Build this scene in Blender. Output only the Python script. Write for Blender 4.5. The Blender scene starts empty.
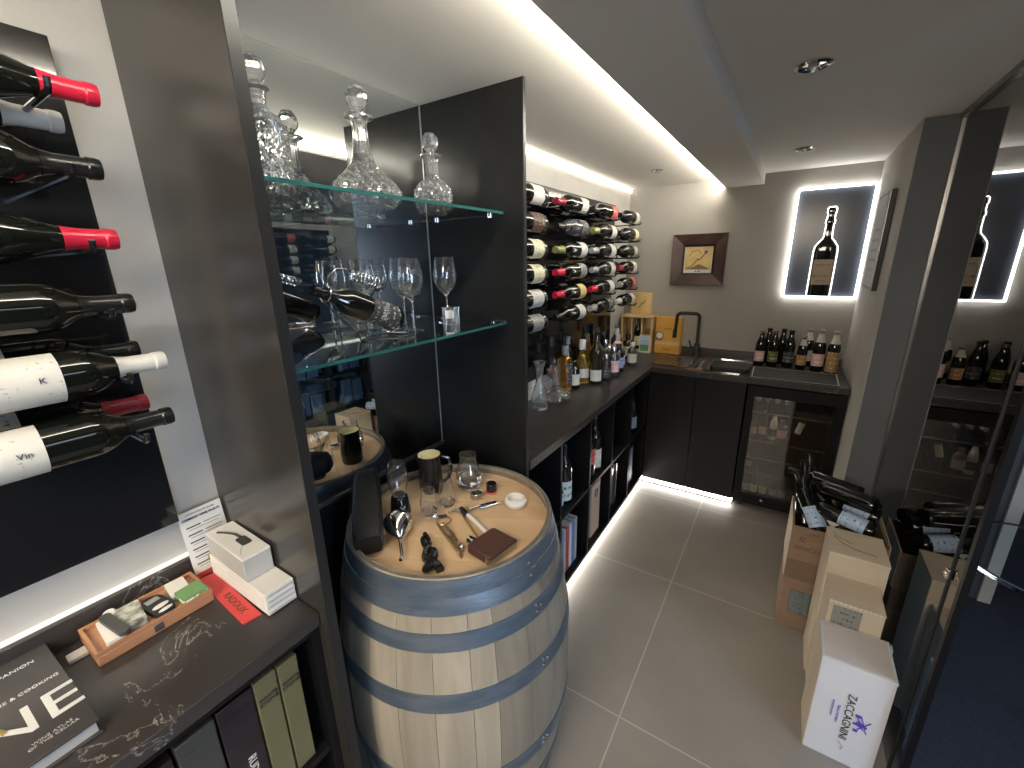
import bpy, math, random
from mathutils import Vector, Matrix
random.seed(7)
PI = math.pi
sc = bpy.context.scene
COL = sc.collection
cos, sin = math.cos, math.sin

# ------------------------------------------------------------------ materials
def _nt(name):
    m = bpy.data.materials.new(name); m.use_nodes = True
    nt = m.node_tree; nt.nodes.clear()
    out = nt.nodes.new('ShaderNodeOutputMaterial')
    return m, nt, out

def N(nt, typ, **kw):
    n = nt.nodes.new(typ)
    for k, v in kw.items():
        if k in n.inputs: n.inputs[k].default_value = v
        else: setattr(n, k, v)
    return n

def c4(c): return (c[0], c[1], c[2], 1.0)

def pbr(name, col, rough=.5, metal=0., spec=.5, noise=None, bump=None, coat=0., trans=0., ior=1.5, sheen=0.):
    """principled; noise=(scale, col2, (sx,sy,sz)) varies the base colour procedurally; bump=(scale,strength)"""
    m, nt, out = _nt(name)
    b = N(nt, 'ShaderNodeBsdfPrincipled')
    b.inputs['Base Color'].default_value = c4(col)
    b.inputs['Roughness'].default_value = rough
    b.inputs['Metallic'].default_value = metal
    b.inputs['Specular IOR Level'].default_value = spec
    b.inputs['Coat Weight'].default_value = coat
    b.inputs['Transmission Weight'].default_value = trans
    b.inputs['IOR'].default_value = ior
    tc = N(nt, 'ShaderNodeTexCoord')
    if noise is None: noise = (6., tuple(x * .9 for x in col), (1, 1, 1))
    mp = N(nt, 'ShaderNodeMapping'); mp.inputs['Scale'].default_value = noise[2]
    nt.links.new(tc.outputs['Object'], mp.inputs['Vector'])
    nz = N(nt, 'ShaderNodeTexNoise'); nz.inputs['Scale'].default_value = noise[0]; nz.inputs['Detail'].default_value = 4
    nt.links.new(mp.outputs[0], nz.inputs['Vector'])
    mx = N(nt, 'ShaderNodeMix', data_type='RGBA')
    mx.inputs['A'].default_value = c4(col); mx.inputs['B'].default_value = c4(noise[1])
    cr = N(nt, 'ShaderNodeValToRGB'); cr.color_ramp.elements[0].position = .35; cr.color_ramp.elements[1].position = .65
    nt.links.new(nz.outputs[0], cr.inputs[0]); nt.links.new(cr.outputs[0], mx.inputs['Factor'])
    nt.links.new(mx.outputs['Result'], b.inputs['Base Color'])
    if bump:
        n2 = N(nt, 'ShaderNodeTexNoise'); n2.inputs['Scale'].default_value = bump[0]; n2.inputs['Detail'].default_value = 3
        nt.links.new(mp.outputs[0], n2.inputs['Vector'])
        bp = N(nt, 'ShaderNodeBump'); bp.inputs['Strength'].default_value = bump[1]; bp.inputs['Distance'].default_value = .01
        nt.links.new(n2.outputs[0], bp.inputs['Height']); nt.links.new(bp.outputs[0], b.inputs['Normal'])
    nt.links.new(b.outputs[0], out.inputs[0])
    return m

def emis(name, col, s):
    m, nt, out = _nt(name)
    e = N(nt, 'ShaderNodeEmission'); e.inputs[0].default_value = c4(col); e.inputs[1].default_value = s
    nt.links.new(e.outputs[0], out.inputs[0]); return m

def wood(name, a, b, axis='z', scale=1., rough=.55, island=.35, dark=None):
    """planks: grain stretched along axis, tone per loose board"""
    m, nt, out = _nt(name)
    p = N(nt, 'ShaderNodeBsdfPrincipled'); p.inputs['Roughness'].default_value = rough
    tc = N(nt, 'ShaderNodeTexCoord'); mp = N(nt, 'ShaderNodeMapping')
    s = {'x': (1.5, 22, 22), 'y': (22, 1.5, 22), 'z': (22, 22, 1.5)}[axis]
    mp.inputs['Scale'].default_value = tuple(k * scale for k in s)
    geo = N(nt, 'ShaderNodeNewGeometry')
    add = N(nt, 'ShaderNodeVectorMath', operation='SCALE')
    cmb = N(nt, 'ShaderNodeCombineXYZ')
    for i in range(3): nt.links.new(geo.outputs['Random Per Island'], cmb.inputs[i])
    add.inputs['Scale'].default_value = 17.
    nt.links.new(cmb.outputs[0], add.inputs[0])
    ad2 = N(nt, 'ShaderNodeVectorMath', operation='ADD')
    nt.links.new(tc.outputs['Object'], mp.inputs[0]); nt.links.new(mp.outputs[0], ad2.inputs[0]); nt.links.new(add.outputs[0], ad2.inputs[1])
    nz = N(nt, 'ShaderNodeTexNoise'); nz.inputs['Scale'].default_value = 1.6; nz.inputs['Detail'].default_value = 6; nz.inputs['Distortion'].default_value = .6
    nt.links.new(ad2.outputs[0], nz.inputs['Vector'])
    cr = N(nt, 'ShaderNodeValToRGB'); cr.color_ramp.elements[0].position = .3; cr.color_ramp.elements[1].position = .72
    cr.color_ramp.elements[0].color = c4(b); cr.color_ramp.elements[1].color = c4(a)
    nt.links.new(nz.outputs[0], cr.inputs[0])
    hs = N(nt, 'ShaderNodeHueSaturation')
    mr = N(nt, 'ShaderNodeMapRange'); mr.inputs['To Min'].default_value = 1 - island; mr.inputs['To Max'].default_value = 1 + island * .6
    nt.links.new(geo.outputs['Random Per Island'], mr.inputs[0]); nt.links.new(mr.outputs[0], hs.inputs['Value'])
    nt.links.new(cr.outputs[0], hs.inputs['Color'])
    last = hs.outputs[0]
    if dark:
        n3 = N(nt, 'ShaderNodeTexNoise'); n3.inputs['Scale'].default_value = dark[1]; n3.inputs['Detail'].default_value = 5
        nt.links.new(tc.outputs['Object'], n3.inputs['Vector'])
        c3 = N(nt, 'ShaderNodeValToRGB'); c3.color_ramp.elements[0].position = .62; c3.color_ramp.elements[1].position = .75
        nt.links.new(n3.outputs[0], c3.inputs[0])
        mx = N(nt, 'ShaderNodeMix', data_type='RGBA'); mx.inputs['B'].default_value = c4(dark[0])
        nt.links.new(c3.outputs[0], mx.inputs['Factor']); nt.links.new(last, mx.inputs['A']); last = mx.outputs['Result']
    nt.links.new(last, p.inputs['Base Color'])
    bp = N(nt, 'ShaderNodeBump'); bp.inputs['Strength'].default_value = .15; bp.inputs['Distance'].default_value = .004
    nt.links.new(nz.outputs[0], bp.inputs['Height']); nt.links.new(bp.outputs[0], p.inputs['Normal'])
    nt.links.new(p.outputs[0], out.inputs[0]); return m

def printed(name, col, ink, rows=60., rough=.5, thr=.56, axis='z', amount=1.):
    """paper with small rows of illegible print"""
    m, nt, out = _nt(name)
    p = N(nt, 'ShaderNodeBsdfPrincipled'); p.inputs['Roughness'].default_value = rough
    tc = N(nt, 'ShaderNodeTexCoord')
    mp = N(nt, 'ShaderNodeMapping')
    mp.inputs['Scale'].default_value = {'z': (rows * 2, rows * 2, rows), 'x': (rows, rows * 2, rows * 2), 'y': (rows * 2, rows, rows * 2)}[axis]
    nt.links.new(tc.outputs['Object'], mp.inputs[0])
    nz = N(nt, 'ShaderNodeTexNoise'); nz.inputs['Scale'].default_value = 1.; nz.inputs['Detail'].default_value = 2
    nt.links.new(mp.outputs[0], nz.inputs['Vector'])
    sx = N(nt, 'ShaderNodeSeparateXYZ'); nt.links.new(tc.outputs['Object'], sx.inputs[0])
    wv = N(nt, 'ShaderNodeMath', operation='MULTIPLY'); wv.inputs[1].default_value = rows * PI * 1.3
    nt.links.new(sx.outputs[{'x': 0, 'y': 1, 'z': 2}[axis]], wv.inputs[0])
    sn = N(nt, 'ShaderNodeMath', operation='SINE'); nt.links.new(wv.outputs[0], sn.inputs[0])
    g1 = N(nt, 'ShaderNodeMath', operation='GREATER_THAN'); g1.inputs[1].default_value = .35; nt.links.new(sn.outputs[0], g1.inputs[0])
    g2 = N(nt, 'ShaderNodeMath', operation='GREATER_THAN'); g2.inputs[1].default_value = thr; nt.links.new(nz.outputs[0], g2.inputs[0])
    mu = N(nt, 'ShaderNodeMath', operation='MULTIPLY'); nt.links.new(g1.outputs[0], mu.inputs[0]); nt.links.new(g2.outputs[0], mu.inputs[1])
    m2 = N(nt, 'ShaderNodeMath', operation='MULTIPLY'); m2.inputs[1].default_value = amount; nt.links.new(mu.outputs[0], m2.inputs[0])
    mx = N(nt, 'ShaderNodeMix', data_type='RGBA'); mx.inputs['A'].default_value = c4(col); mx.inputs['B'].default_value = c4(ink)
    nt.links.new(m2.outputs[0], mx.inputs['Factor']); nt.links.new(mx.outputs['Result'], p.inputs['Base Color'])
    nt.links.new(p.outputs[0], out.inputs[0]); return m

def pane_glass(name, tint=(.93, .97, .97), ior=1.5, rough=0.):
    """single sheet standing for a pane: both faces reflect, the rest passes straight"""
    m, nt, out = _nt(name)
    fr = N(nt, 'ShaderNodeFresnel'); fr.inputs['IOR'].default_value = ior
    a = N(nt, 'ShaderNodeMath', operation='ADD'); a.inputs[1].default_value = 1.; nt.links.new(fr.outputs[0], a.inputs[0])
    d = N(nt, 'ShaderNodeMath', operation='DIVIDE'); nt.links.new(fr.outputs[0], d.inputs[0]); nt.links.new(a.outputs[0], d.inputs[1])
    t2 = N(nt, 'ShaderNodeMath', operation='MULTIPLY'); t2.inputs[1].default_value = 2.; nt.links.new(d.outputs[0], t2.inputs[0])
    tr = N(nt, 'ShaderNodeBsdfTransparent'); tr.inputs[0].default_value = c4(tint)
    gl = N(nt, 'ShaderNodeBsdfGlossy'); gl.inputs['Roughness'].default_value = rough; gl.inputs[0].default_value = (1, 1, 1, 1)
    mx = N(nt, 'ShaderNodeMixShader'); nt.links.new(t2.outputs[0], mx.inputs[0]); nt.links.new(tr.outputs[0], mx.inputs[1]); nt.links.new(gl.outputs[0], mx.inputs[2])
    nt.links.new(mx.outputs[0], out.inputs[0]); return m

def glass(name, col=(1, 1, 1), rough=0., ior=1.5, sparkle_white=0.):
    m, nt, out = _nt(name)
    g = N(nt, 'ShaderNodeBsdfGlass'); g.inputs['Color'].default_value = c4(col); g.inputs['Roughness'].default_value = rough; g.inputs['IOR'].default_value = ior
    if sparkle_white:   # diffuse white mixed into the glass, standing in for its bright sparkle
        d = N(nt, 'ShaderNodeBsdfPrincipled'); d.inputs['Base Color'].default_value = (.85, .85, .82, 1); d.inputs['Roughness'].default_value = .3
        x = N(nt, 'ShaderNodeMixShader'); x.inputs[0].default_value = sparkle_white
        nt.links.new(g.outputs[0], x.inputs[1]); nt.links.new(d.outputs[0], x.inputs[2]); nt.links.new(x.outputs[0], out.inputs[0]); return m
    nt.links.new(g.outputs[0], out.inputs[0]); return m

M = {}
WARM = (1., .93, .80)
M['plaster'] = pbr('plaster', (.41, .388, .345), .85, noise=(3., (.48, .46, .425), (1, 1, 1)), bump=(60, .05))
M['plaster_grey'] = pbr('plaster_greige', (.36, .345, .31), .8, noise=(2.5, (.34, .325, .295), (1, 1, 1)), bump=(60, .05))
M['ceil'] = pbr('ceiling_paint', (.76, .73, .67), .8, noise=(2., (.75, .72, .66), (1, 1, 1)))
M['pillar'] = pbr('pillar_paint', (.13, .14, .15), .6)
M['satin'] = pbr('black_satin_panel', (.010, .010, .010), .24, spec=.25, noise=(3, (.018, .018, .018), (1, 1, 1)))
M['satin_metal'] = pbr('brushed_dark_panel', (.085, .080, .072), .25, metal=.6, spec=.5, noise=(2, (.075, .070, .064), (1, 1, 8)))
M['gloss_black'] = pbr('gloss_black_board', (.010, .010, .010), .08, spec=.55)
M['black'] = pbr('black_laminate', (.006, .006, .0065), .45, spec=.25)
M['door_black'] = pbr('black_door_laminate', (.012, .012, .012), .33, spec=.35)
M['rubber'] = pbr('black_rubber', (.015, .015, .015), .6)
M['chrome'] = pbr('chrome', (.8, .8, .8), .08, metal=1.)
M['steel'] = pbr('brushed_steel', (.55, .55, .54), .25, metal=1.)
M['brass'] = pbr('worn_brass', (.50, .38, .22), .3, metal=1.)
M['edge_metal'] = pbr('panel_edge_aluminium', (.32, .32, .31), .3, metal=.9)
M['edge_dark'] = pbr('panel_edge_dark', (.02, .02, .02), .35, spec=.35)
M['mirror'] = pbr('mirror_silver', (.82, .85, .84), .0, metal=1., noise=(1, (.82, .85, .84), (1, 1, 1)))
M['mirror_edge'] = pbr('mirror_edge', (.55, .6, .58), .2, metal=.6)
M['pane'] = pane_glass('partition_glass', (.80, .88, .93))
M['fridge_glass'] = pane_glass('fridge_glass', (.70, .68, .64))
M['clear'] = glass('clear_glass', sparkle_white=.018)
M['crystal'] = glass('cut_crystal', (.98, .98, .97), .01, 1.54, sparkle_white=.085)
M['shelf_glass'] = glass('green_edge_glass', (.97, .992, .985), 0., 1.45)
M['shelf_edge'] = pbr('shelf_glass_edge', (.04, .17, .15), .12, trans=.3)
M['dark_glass'] = pbr('dark_bottle_glass', (.006, .007, .005), .05, spec=.7)
M['grey_glass'] = pbr('smoky_bottle_glass', (.06, .06, .065), .08, spec=.8)
M['olive_glass'] = pbr('olive_bottle_glass', (.035, .030, .008), .05, spec=.8, trans=.35)
M['amber'] = pbr('amber_spirit', (.95, .50, .10), .02, spec=.6, trans=.92, ior=1.35, noise=(5, (.93, .46, .08), (1, 1, 1)))
M['yellow_spirit'] = pbr('yellow_spirit', (.97, .72, .18), .02, spec=.6, trans=.92, ior=1.35)
M['red_cap'] = pbr('red_foil', (.55, .015, .045), .28, spec=.6)
M['dkred_cap'] = pbr('dark_red_foil', (.28, .015, .03), .3, spec=.6)
M['white_cap'] = pbr('white_foil', (.68, .65, .58), .35)
M['grey_cap'] = pbr('grey_foil', (.30, .30, .29), .35)
M['green_cap'] = pbr('olive_foil', (.24, .25, .08), .35)
M['gold_cap'] = pbr('gold_foil', (.55, .40, .15), .3, metal=.8)
M['black_cap'] = pbr('black_foil', (.012, .012, .012), .25)
M['l_white'] = printed('white_paper_label', (.64, .61, .54), (.30, .27, .23), 110, thr=.64, amount=.7)
M['l_cream'] = printed('cream_paper_label', (.72, .68, .46), (.28, .22, .12), 70)
M['l_yellow'] = printed('yellow_paper_label', (.72, .52, .20), (.25, .15, .05), 70)
M['l_red'] = printed('red_paper_label', (.60, .07, .06), (.7, .6, .5), 70)
M['l_dark'] = printed('dark_printed_label', (.045, .045, .045), (.5, .48, .42), 75)
M['l_grey'] = printed('grey_printed_label', (.28, .28, .25), (.1, .1, .1), 70)
M['l_darkred'] = printed('dark_label_red_gold', (.07, .045, .035), (.55, .16, .07), 60)
M['l_blue'] = printed('pale_blue_label', (.45, .60, .80), (.15, .2, .35), 70)
M['l_green'] = printed('green_white_label', (.70, .74, .70), (.05, .28, .14), 40, thr=.5)
M['l_pink'] = printed('pink_label', (.80, .50, .50), (.9, .85, .8), 60)
M['l_orange'] = printed('orange_label', (.42, .24, .10), (.7, .6, .4), 55)
M['l_olive'] = printed('olive_label', (.16, .17, .05), (.6, .6, .5), 60)
M['worktop'] = None
M['paper'] = pbr('white_paper', (.74, .72, .67), .6)
M['lines'] = printed('paper_lines', (.70, .68, .63), (.25, .24, .22), 90, thr=.48)
M['grey_card'] = pbr('grey_card', (.46, .44, .41), .6)
M['red_card'] = pbr('red_card', (.62, .06, .055), .5)
M['cigar'] = wood('cigar_box_wood', (.46, .24, .13), (.34, .15, .075), 'y', .8, .4, .05)
M['crate'] = wood('pale_crate_wood', (.66, .56, .43), (.56, .46, .34), 'z', .5, .7, .10)
M['crate2'] = wood('yellow_crate_wood', (.68, .58, .44), (.60, .49, .36), 'x', .5, .7, .08)
M['pine'] = wood('pine_panel', (.74, .55, .28), (.62, .42, .18), 'z', .5, .55, .05)
M['orange_box'] = pbr('orange_box_print', (.70, .37, .06), .45, noise=(5, (.62, .31, .05), (1, 1, 1)))
M['carton'] = pbr('brown_carton', (.27, .185, .125), .75, noise=(8, (.23, .155, .105), (1, 1, 3)), bump=(40, .1))
M['carton_dark'] = pbr('brown_carton_band', (.19, .125, .085), .75)
M['white_box'] = pbr('white_painted_crate', (.66, .66, .68), .5, noise=(4, (.60, .61, .65), (1, 1, 1)))
M['head'] = wood('barrel_head_oak', (.66, .46, .28), (.55, .37, .21), 'x', .45, .6, .07)
M['stave'] = wood('barrel_stave_oak', (.37, .32, .245), (.25, .215, .16), 'z', .6, .65, .28, dark=((.07, .06, .05), 3.2))
M['rim'] = wood('barrel_rim_oak', (.24, .20, .16), (.13, .11, .09), 'z', 1., .7, .3)
M['hoop'] = pbr('galvanised_blue_hoop', (.105, .145, .19), .42, metal=.55, noise=(9, (.17, .205, .25), (1, 1, 4)), bump=(30, .12))
M['leather'] = pbr('black_leather', (.010, .010, .010), .42, spec=.35, bump=(220, .3))
M['brown_leather'] = pbr('brown_leather', (.075, .03, .022), .5, bump=(260, .3))
M['ceramic'] = pbr('white_ceramic', (.80, .78, .74), .18)
M['jug_black'] = pbr('black_glaze', (.012, .012, .012), .1, spec=.7)
M['jug_cream'] = pbr('cream_glaze', (.72, .66, .42), .3)
M['carpet'] = pbr('navy_carpet', (.016, .022, .038), .95, noise=(120, (.026, .036, .06), (1, 1, 1)), bump=(300, .6))
M['shop_wall'] = pbr('dark_shop_wall', (.05, .055, .065), .7)
M['shop_light'] = pbr('shop_ceiling', (.35, .35, .36), .8)
M['post'] = pbr('pale_post', (.42, .41, .38), .5)
M['led'] = emis('led_warm_white', (1., .92, .78), 9.)
M['led_low'] = emis('led_warm_low', (1., .92, .78), .62)
M['led_wall'] = emis('led_wall_top', (1., .93, .80), 2.4)
M['led_rack'] = emis('led_rack', (1., .92, .78), 5.)
M['led_floor'] = emis('led_floor_white', (1., .95, .86), 9.)
M['led_cove'] = emis('led_cove', (1., .93, .80), 25.)
M['led_soft'] = emis('led_edge_white', (1., .98, .94), 4.0)
M['neon'] = emis('sign_outline_light', (1., .98, .94), 2.6)
M['daylight'] = emis('daylight_window', (.50, .70, 1.), 2.6)
M['screen_blue'] = emis('lit_blue_panel', (.22, .42, 1.), .9)
M['sign_back'] = pbr('sign_smoked_back', (.05, .058, .075), .2, spec=.5, noise=(3, (.07, .082, .11), (1, 1, 1)))
M['frame_wood'] = pbr('dark_burgundy_frame', (.055, .028, .024), .3, noise=(8, (.085, .045, .038), (1, 1, 1)))
M['frame_black'] = pbr('black_frame', (.01, .01, .01), .3)
M['ink'] = pbr('dark_print', (.035, .03, .03), .6)
M['brown_ink'] = pbr('brown_stamp', (.12, .055, .03), .7)
M['purple'] = pbr('purple_print', (.10, .07, .50), .5)
M['white_print'] = pbr('white_print', (.70, .70, .68), .5)
M['green_card'] = printed('green_floral_card', (.16, .30, .12), (.75, .8, .6), 60, thr=.52)
M['zebra'] = pbr('patterned_grey_card', (.55, .54, .48), .5, noise=(55, (.10, .11, .08), (1, 1, 1)))
M['book'] = pbr('charcoal_book_cover', (.045, .042, .042), .35, noise=(3, (.07, .065, .065), (1, 1, 1)))
M['purple_box'] = pbr('aubergine_box', (.012, .007, .011), .35, noise=(6, (.025, .018, .024), (1, 1, 4)))
M['cream_box'] = pbr('olive_cream_box', (.17, .15, .075), .5, noise=(4, (.13, .12, .055), (1, 1, 1)))
M['grey_box'] = pbr('grey_gift_box', (.05, .05, .048), .5)
M['tan'] = pbr('tan_picture_card', (.50, .36, .28), .5)
M['blue_spine'] = pbr('blue_binder', (.12, .25, .55), .5)
M['red_spine'] = pbr('red_binder', (.50, .08, .08), .5)
M['cork'] = pbr('cork', (.42, .28, .16), .8)
M['copper'] = pbr('copper_cap', (.6, .32, .18), .25, metal=1.)
M['art_yellow'] = pbr('ochre_art_paper', (.62, .42, .13), .5, noise=(14, (.74, .56, .24), (1, 1, 1)))
M['art_brown'] = pbr('art_brown', (.22, .14, .05), .5)
M['art_red'] = pbr('art_red', (.6, .12, .10), .5)
M['matte_dark_rubber'] = pbr('bar_mat_rubber', (.03, .03, .031), .65, bump=(400, .4))
M['oil_white'] = pbr('frosted_white_plastic', (.75, .75, .73), .3)

def worktop_mat():
    m, nt, out = _nt('dark_stone_worktop')
    p = N(nt, 'ShaderNodeBsdfPrincipled'); p.inputs['Roughness'].default_value = .33; p.inputs['Specular IOR Level'].default_value = .6
    tc = N(nt, 'ShaderNodeTexCoord')
    n1 = N(nt, 'ShaderNodeTexNoise'); n1.inputs['Scale'].default_value = 6.5; n1.inputs['Detail'].default_value = 12; n1.inputs['Roughness'].default_value = .62; n1.inputs['Distortion'].default_value = .8
    nt.links.new(tc.outputs['Object'], n1.inputs['Vector'])
    # thin veins where the noise crosses one half, broken up by a second noise
    s = N(nt, 'ShaderNodeMath', operation='SUBTRACT'); s.inputs[1].default_value = .5; nt.links.new(n1.outputs[0], s.inputs[0])
    a = N(nt, 'ShaderNodeMath', operation='ABSOLUTE'); nt.links.new(s.outputs[0], a.inputs[0])
    l = N(nt, 'ShaderNodeMath', operation='LESS_THAN'); l.inputs[1].default_value = .0042; nt.links.new(a.outputs[0], l.inputs[0])
    n2 = N(nt, 'ShaderNodeTexNoise'); n2.inputs['Scale'].default_value = 3.1; n2.inputs['Detail'].default_value = 3
    nt.links.new(tc.outputs['Object'], n2.inputs['Vector'])
    g = N(nt, 'ShaderNodeMath', operation='GREATER_THAN'); g.inputs[1].default_value = .545; nt.links.new(n2.outputs[0], g.inputs[0])
    n3 = N(nt, 'ShaderNodeTexNoise'); n3.inputs['Scale'].default_value = 60.; nt.links.new(tc.outputs['Object'], n3.inputs['Vector'])
    mu = N(nt, 'ShaderNodeMath', operation='MULTIPLY'); nt.links.new(l.outputs[0], mu.inputs[0]); nt.links.new(g.outputs[0], mu.inputs[1])
    mu2 = N(nt, 'ShaderNodeMath', operation='MULTIPLY'); nt.links.new(mu.outputs[0], mu2.inputs[0]); nt.links.new(n3.outputs[0], mu2.inputs[1])
    mx = N(nt, 'ShaderNodeMix', data_type='RGBA'); mx.inputs['A'].default_value = (.036, .031, .029, 1); mx.inputs['B'].default_value = (.40, .38, .35, 1)
    nt.links.new(mu2.outputs[0], mx.inputs['Factor']); nt.links.new(mx.outputs['Result'], p.inputs['Base Color'])
    nt.links.new(p.outputs[0], out.inputs[0]); return m
M['worktop'] = worktop_mat()

def tile_mat():
    m, nt, out = _nt('grey_porcelain_tiles')
    p = N(nt, 'ShaderNodeBsdfPrincipled'); p.inputs['Specular IOR Level'].default_value = .5
    geo = N(nt, 'ShaderNodeNewGeometry'); sx = N(nt, 'ShaderNodeSeparateXYZ'); nt.links.new(geo.outputs['Position'], sx.inputs[0])
    P = .8184; masks = []; cells = []
    for i, o in ((0, -.325), (1, 1.1936)):
        a = N(nt, 'ShaderNodeMath', operation='SUBTRACT'); a.inputs[1].default_value = o; nt.links.new(sx.outputs[i], a.inputs[0])
        d = N(nt, 'ShaderNodeMath', operation='DIVIDE'); d.inputs[1].default_value = P; nt.links.new(a.outputs[0], d.inputs[0])
        h = N(nt, 'ShaderNodeMath', operation='ADD'); h.inputs[1].default_value = .5; nt.links.new(d.outputs[0], h.inputs[0])
        f = N(nt, 'ShaderNodeMath', operation='FRACT'); nt.links.new(h.outputs[0], f.inputs[0])
        s = N(nt, 'ShaderNodeMath', operation='SUBTRACT'); s.inputs[1].default_value = .5; nt.links.new(f.outputs[0], s.inputs[0])
        ab = N(nt, 'ShaderNodeMath', operation='ABSOLUTE'); nt.links.new(s.outputs[0], ab.inputs[0])
        l = N(nt, 'ShaderNodeMath', operation='LESS_THAN'); l.inputs[1].default_value = .0024; nt.links.new(ab.outputs[0], l.inputs[0])
        masks.append(l)
    mx0 = N(nt, 'ShaderNodeMath', operation='MAXIMUM'); nt.links.new(masks[0].outputs[0], mx0.inputs[0]); nt.links.new(masks[1].outputs[0], mx0.inputs[1])
    n1 = N(nt, 'ShaderNodeTexNoise'); n1.inputs['Scale'].default_value = 2.2; n1.inputs['Detail'].default_value = 7
    nt.links.new(geo.outputs['Position'], n1.inputs['Vector'])
    cr = N(nt, 'ShaderNodeValToRGB')
    cr.color_ramp.elements[0].position = .3; cr.color_ramp.elements[0].color = (.235, .215, .193, 1)
    cr.color_ramp.elements[1].position = .7; cr.color_ramp.elements[1].color = (.30, .275, .247, 1)
    nt.links.new(n1.outputs[0], cr.inputs[0])
    mx = N(nt, 'ShaderNodeMix', data_type='RGBA'); mx.inputs['B'].default_value = (.50, .47, .42, 1)
    nt.links.new(mx0.outputs[0], mx.inputs['Factor']); nt.links.new(cr.outputs[0], mx.inputs['A']); nt.links.new(mx.outputs['Result'], p.inputs['Base Color'])
    rr = N(nt, 'ShaderNodeMapRange'); rr.inputs['To Min'].default_value = .34; rr.inputs['To Max'].default_value = .48
    nt.links.new(n1.outputs[0], rr.inputs[0]); nt.links.new(rr.outputs[0], p.inputs['Roughness'])
    nt.links.new(p.outputs[0], out.inputs[0]); return m
M['tiles'] = tile_mat()

# ------------------------------------------------------------------ mesh builder
class MB:
    def __init__(s): s.v = []; s.f = []
    def add(s, vs, fs, mat=None):
        o = len(s.v)
        s.v += [tuple(mat @ Vector(v)) if mat is not None else tuple(v) for v in vs]
        s.f += [tuple(i + o for i in f) for f in fs]; return s
    def box(s, x0, x1, y0, y1, z0, z1, mat=None):
        vs = [(x, y, z) for x in (x0, x1) for y in (y0, y1) for z in (z0, z1)]
        return s.add(vs, [(0, 1, 3, 2), (4, 6, 7, 5), (0, 4, 5, 1), (2, 3, 7, 6), (0, 2, 6, 4), (1, 5, 7, 3)], mat)
    def lathe(s, prof, seg=32, mat=None, mod=None, a0=0., a1=None):
        full = a1 is None; a1 = 2 * PI if full else a1
        n = seg if full else seg + 1; vs = []; fs = []
        for r, z in prof:
            for k in range(n):
                t = a0 + (a1 - a0) * k / seg
                rr = r * (mod(t, z) if mod else 1.)
                vs.append((rr * cos(t), rr * sin(t), z))
        for i in range(len(prof) - 1):
            for k in range(seg):
                a, b = i * n + k, i * n + (k + 1) % n
                if prof[i][0] == 0 and prof[i + 1][0] == 0: continue
                fs.append((a, b, b + n, a + n))
        return s.add(vs, fs, mat)
    def prism(s, pts, z0, z1, mat=None):
        n = len(pts); vs = [(x, y, z0) for x, y in pts] + [(x, y, z1) for x, y in pts]
        return s.add(vs, [tuple(range(n))[::-1], tuple(range(n, 2 * n))] + [(i, (i + 1) % n, n + (i + 1) % n, n + i) for i in range(n)], mat)
    def tube(s, pts, r, seg=10, mat=None, caps=True, radii=None):
        pts = [Vector(p) for p in pts]; vs = []; fs = []; up = None
        for i, p in enumerate(pts):
            d = (pts[min(i + 1, len(pts) - 1)] - pts[max(i - 1, 0)]).normalized()
            if up is None:
                up = d.orthogonal().normalized()
            up = (up - d * up.dot(d)).normalized(); w = d.cross(up)
            rr = radii[i] if radii else r
            for k in range(seg):
                t = 2 * PI * k / seg; vs.append(tuple(p + up * (rr * cos(t)) + w * (rr * sin(t))))
        for i in range(len(pts) - 1):
            for k in range(seg):
                a, b = i * seg + k, i * seg + (k + 1) % seg; fs.append((a, b, b + seg, a + seg))
        if caps: fs += [tuple(range(seg))[::-1], tuple(range((len(pts) - 1) * seg, len(pts) * seg))]
        return s.add(vs, fs, mat)
    def sphere(s, c, r, seg=16, sc_=(1, 1, 1)):
        prof = [(r * sin(PI * i / 10), -r * cos(PI * i / 10)) for i in range(11)]
        return s.lathe(prof, seg, Matrix.Translation(c) @ Matrix.Diagonal((*sc_, 1)))
    def mesh(s, name, inv=None, smooth=True, ang=35, merge=True):
        me = bpy.data.meshes.new(name)
        vs = [tuple(inv @ Vector(v)) for v in s.v] if inv is not None else s.v
        me.from_pydata(vs, [], s.f)
        if merge:
            import bmesh
            bm = bmesh.new(); bm.from_mesh(me)
            bmesh.ops.remove_doubles(bm, verts=bm.verts, dist=1e-6)
            bmesh.ops.recalc_face_normals(bm, faces=bm.faces)
            bm.to_mesh(me); bm.free()
        me.update()
        if smooth:
            me.shade_smooth(); me.set_sharp_from_angle(angle=math.radians(ang))
        return me

def T_(x, y, z): return Matrix.Translation((x, y, z))
def R_(a, ax): return Matrix.Rotation(a, 4, ax)

def thing(name, label, cat, loc=(0, 0, 0), group=None, basis=None):
    o = bpy.data.objects.new(name, None); COL.objects.link(o); o.empty_display_size = .05
    mtx = Matrix.Translation(loc)
    if basis is not None: mtx = mtx @ basis.to_4x4()
    o.matrix_world = mtx
    o['label'] = label; o['category'] = cat
    if group: o['group'] = group
    return o

def part(name, mb, mat, parent=None, local=False, bevel=0., smooth=True, ang=35, label=None):
    """one mesh object; a child's geometry is given in world coordinates unless local=True"""
    if isinstance(mb, MB):
        inv = None
        if parent is not None and not local:
            w = parent.matrix_basis.copy() if parent.parent is None else parent.parent.matrix_basis @ parent.matrix_basis
            inv = w.inverted()
        me = mb.mesh(name, inv, smooth, ang)
    else: me = mb
    if not me.materials: me.materials.append(M[mat] if isinstance(mat, str) else mat)
    o = bpy.data.objects.new(name, me); COL.objects.link(o)
    if parent is not None: o.parent = parent
    if bevel:
        b = o.modifiers.new('Bevel', 'BEVEL'); b.width = bevel; b.segments = 2; b.limit_method = 'ANGLE'
    if label: o['label'] = label
    return o

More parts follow.
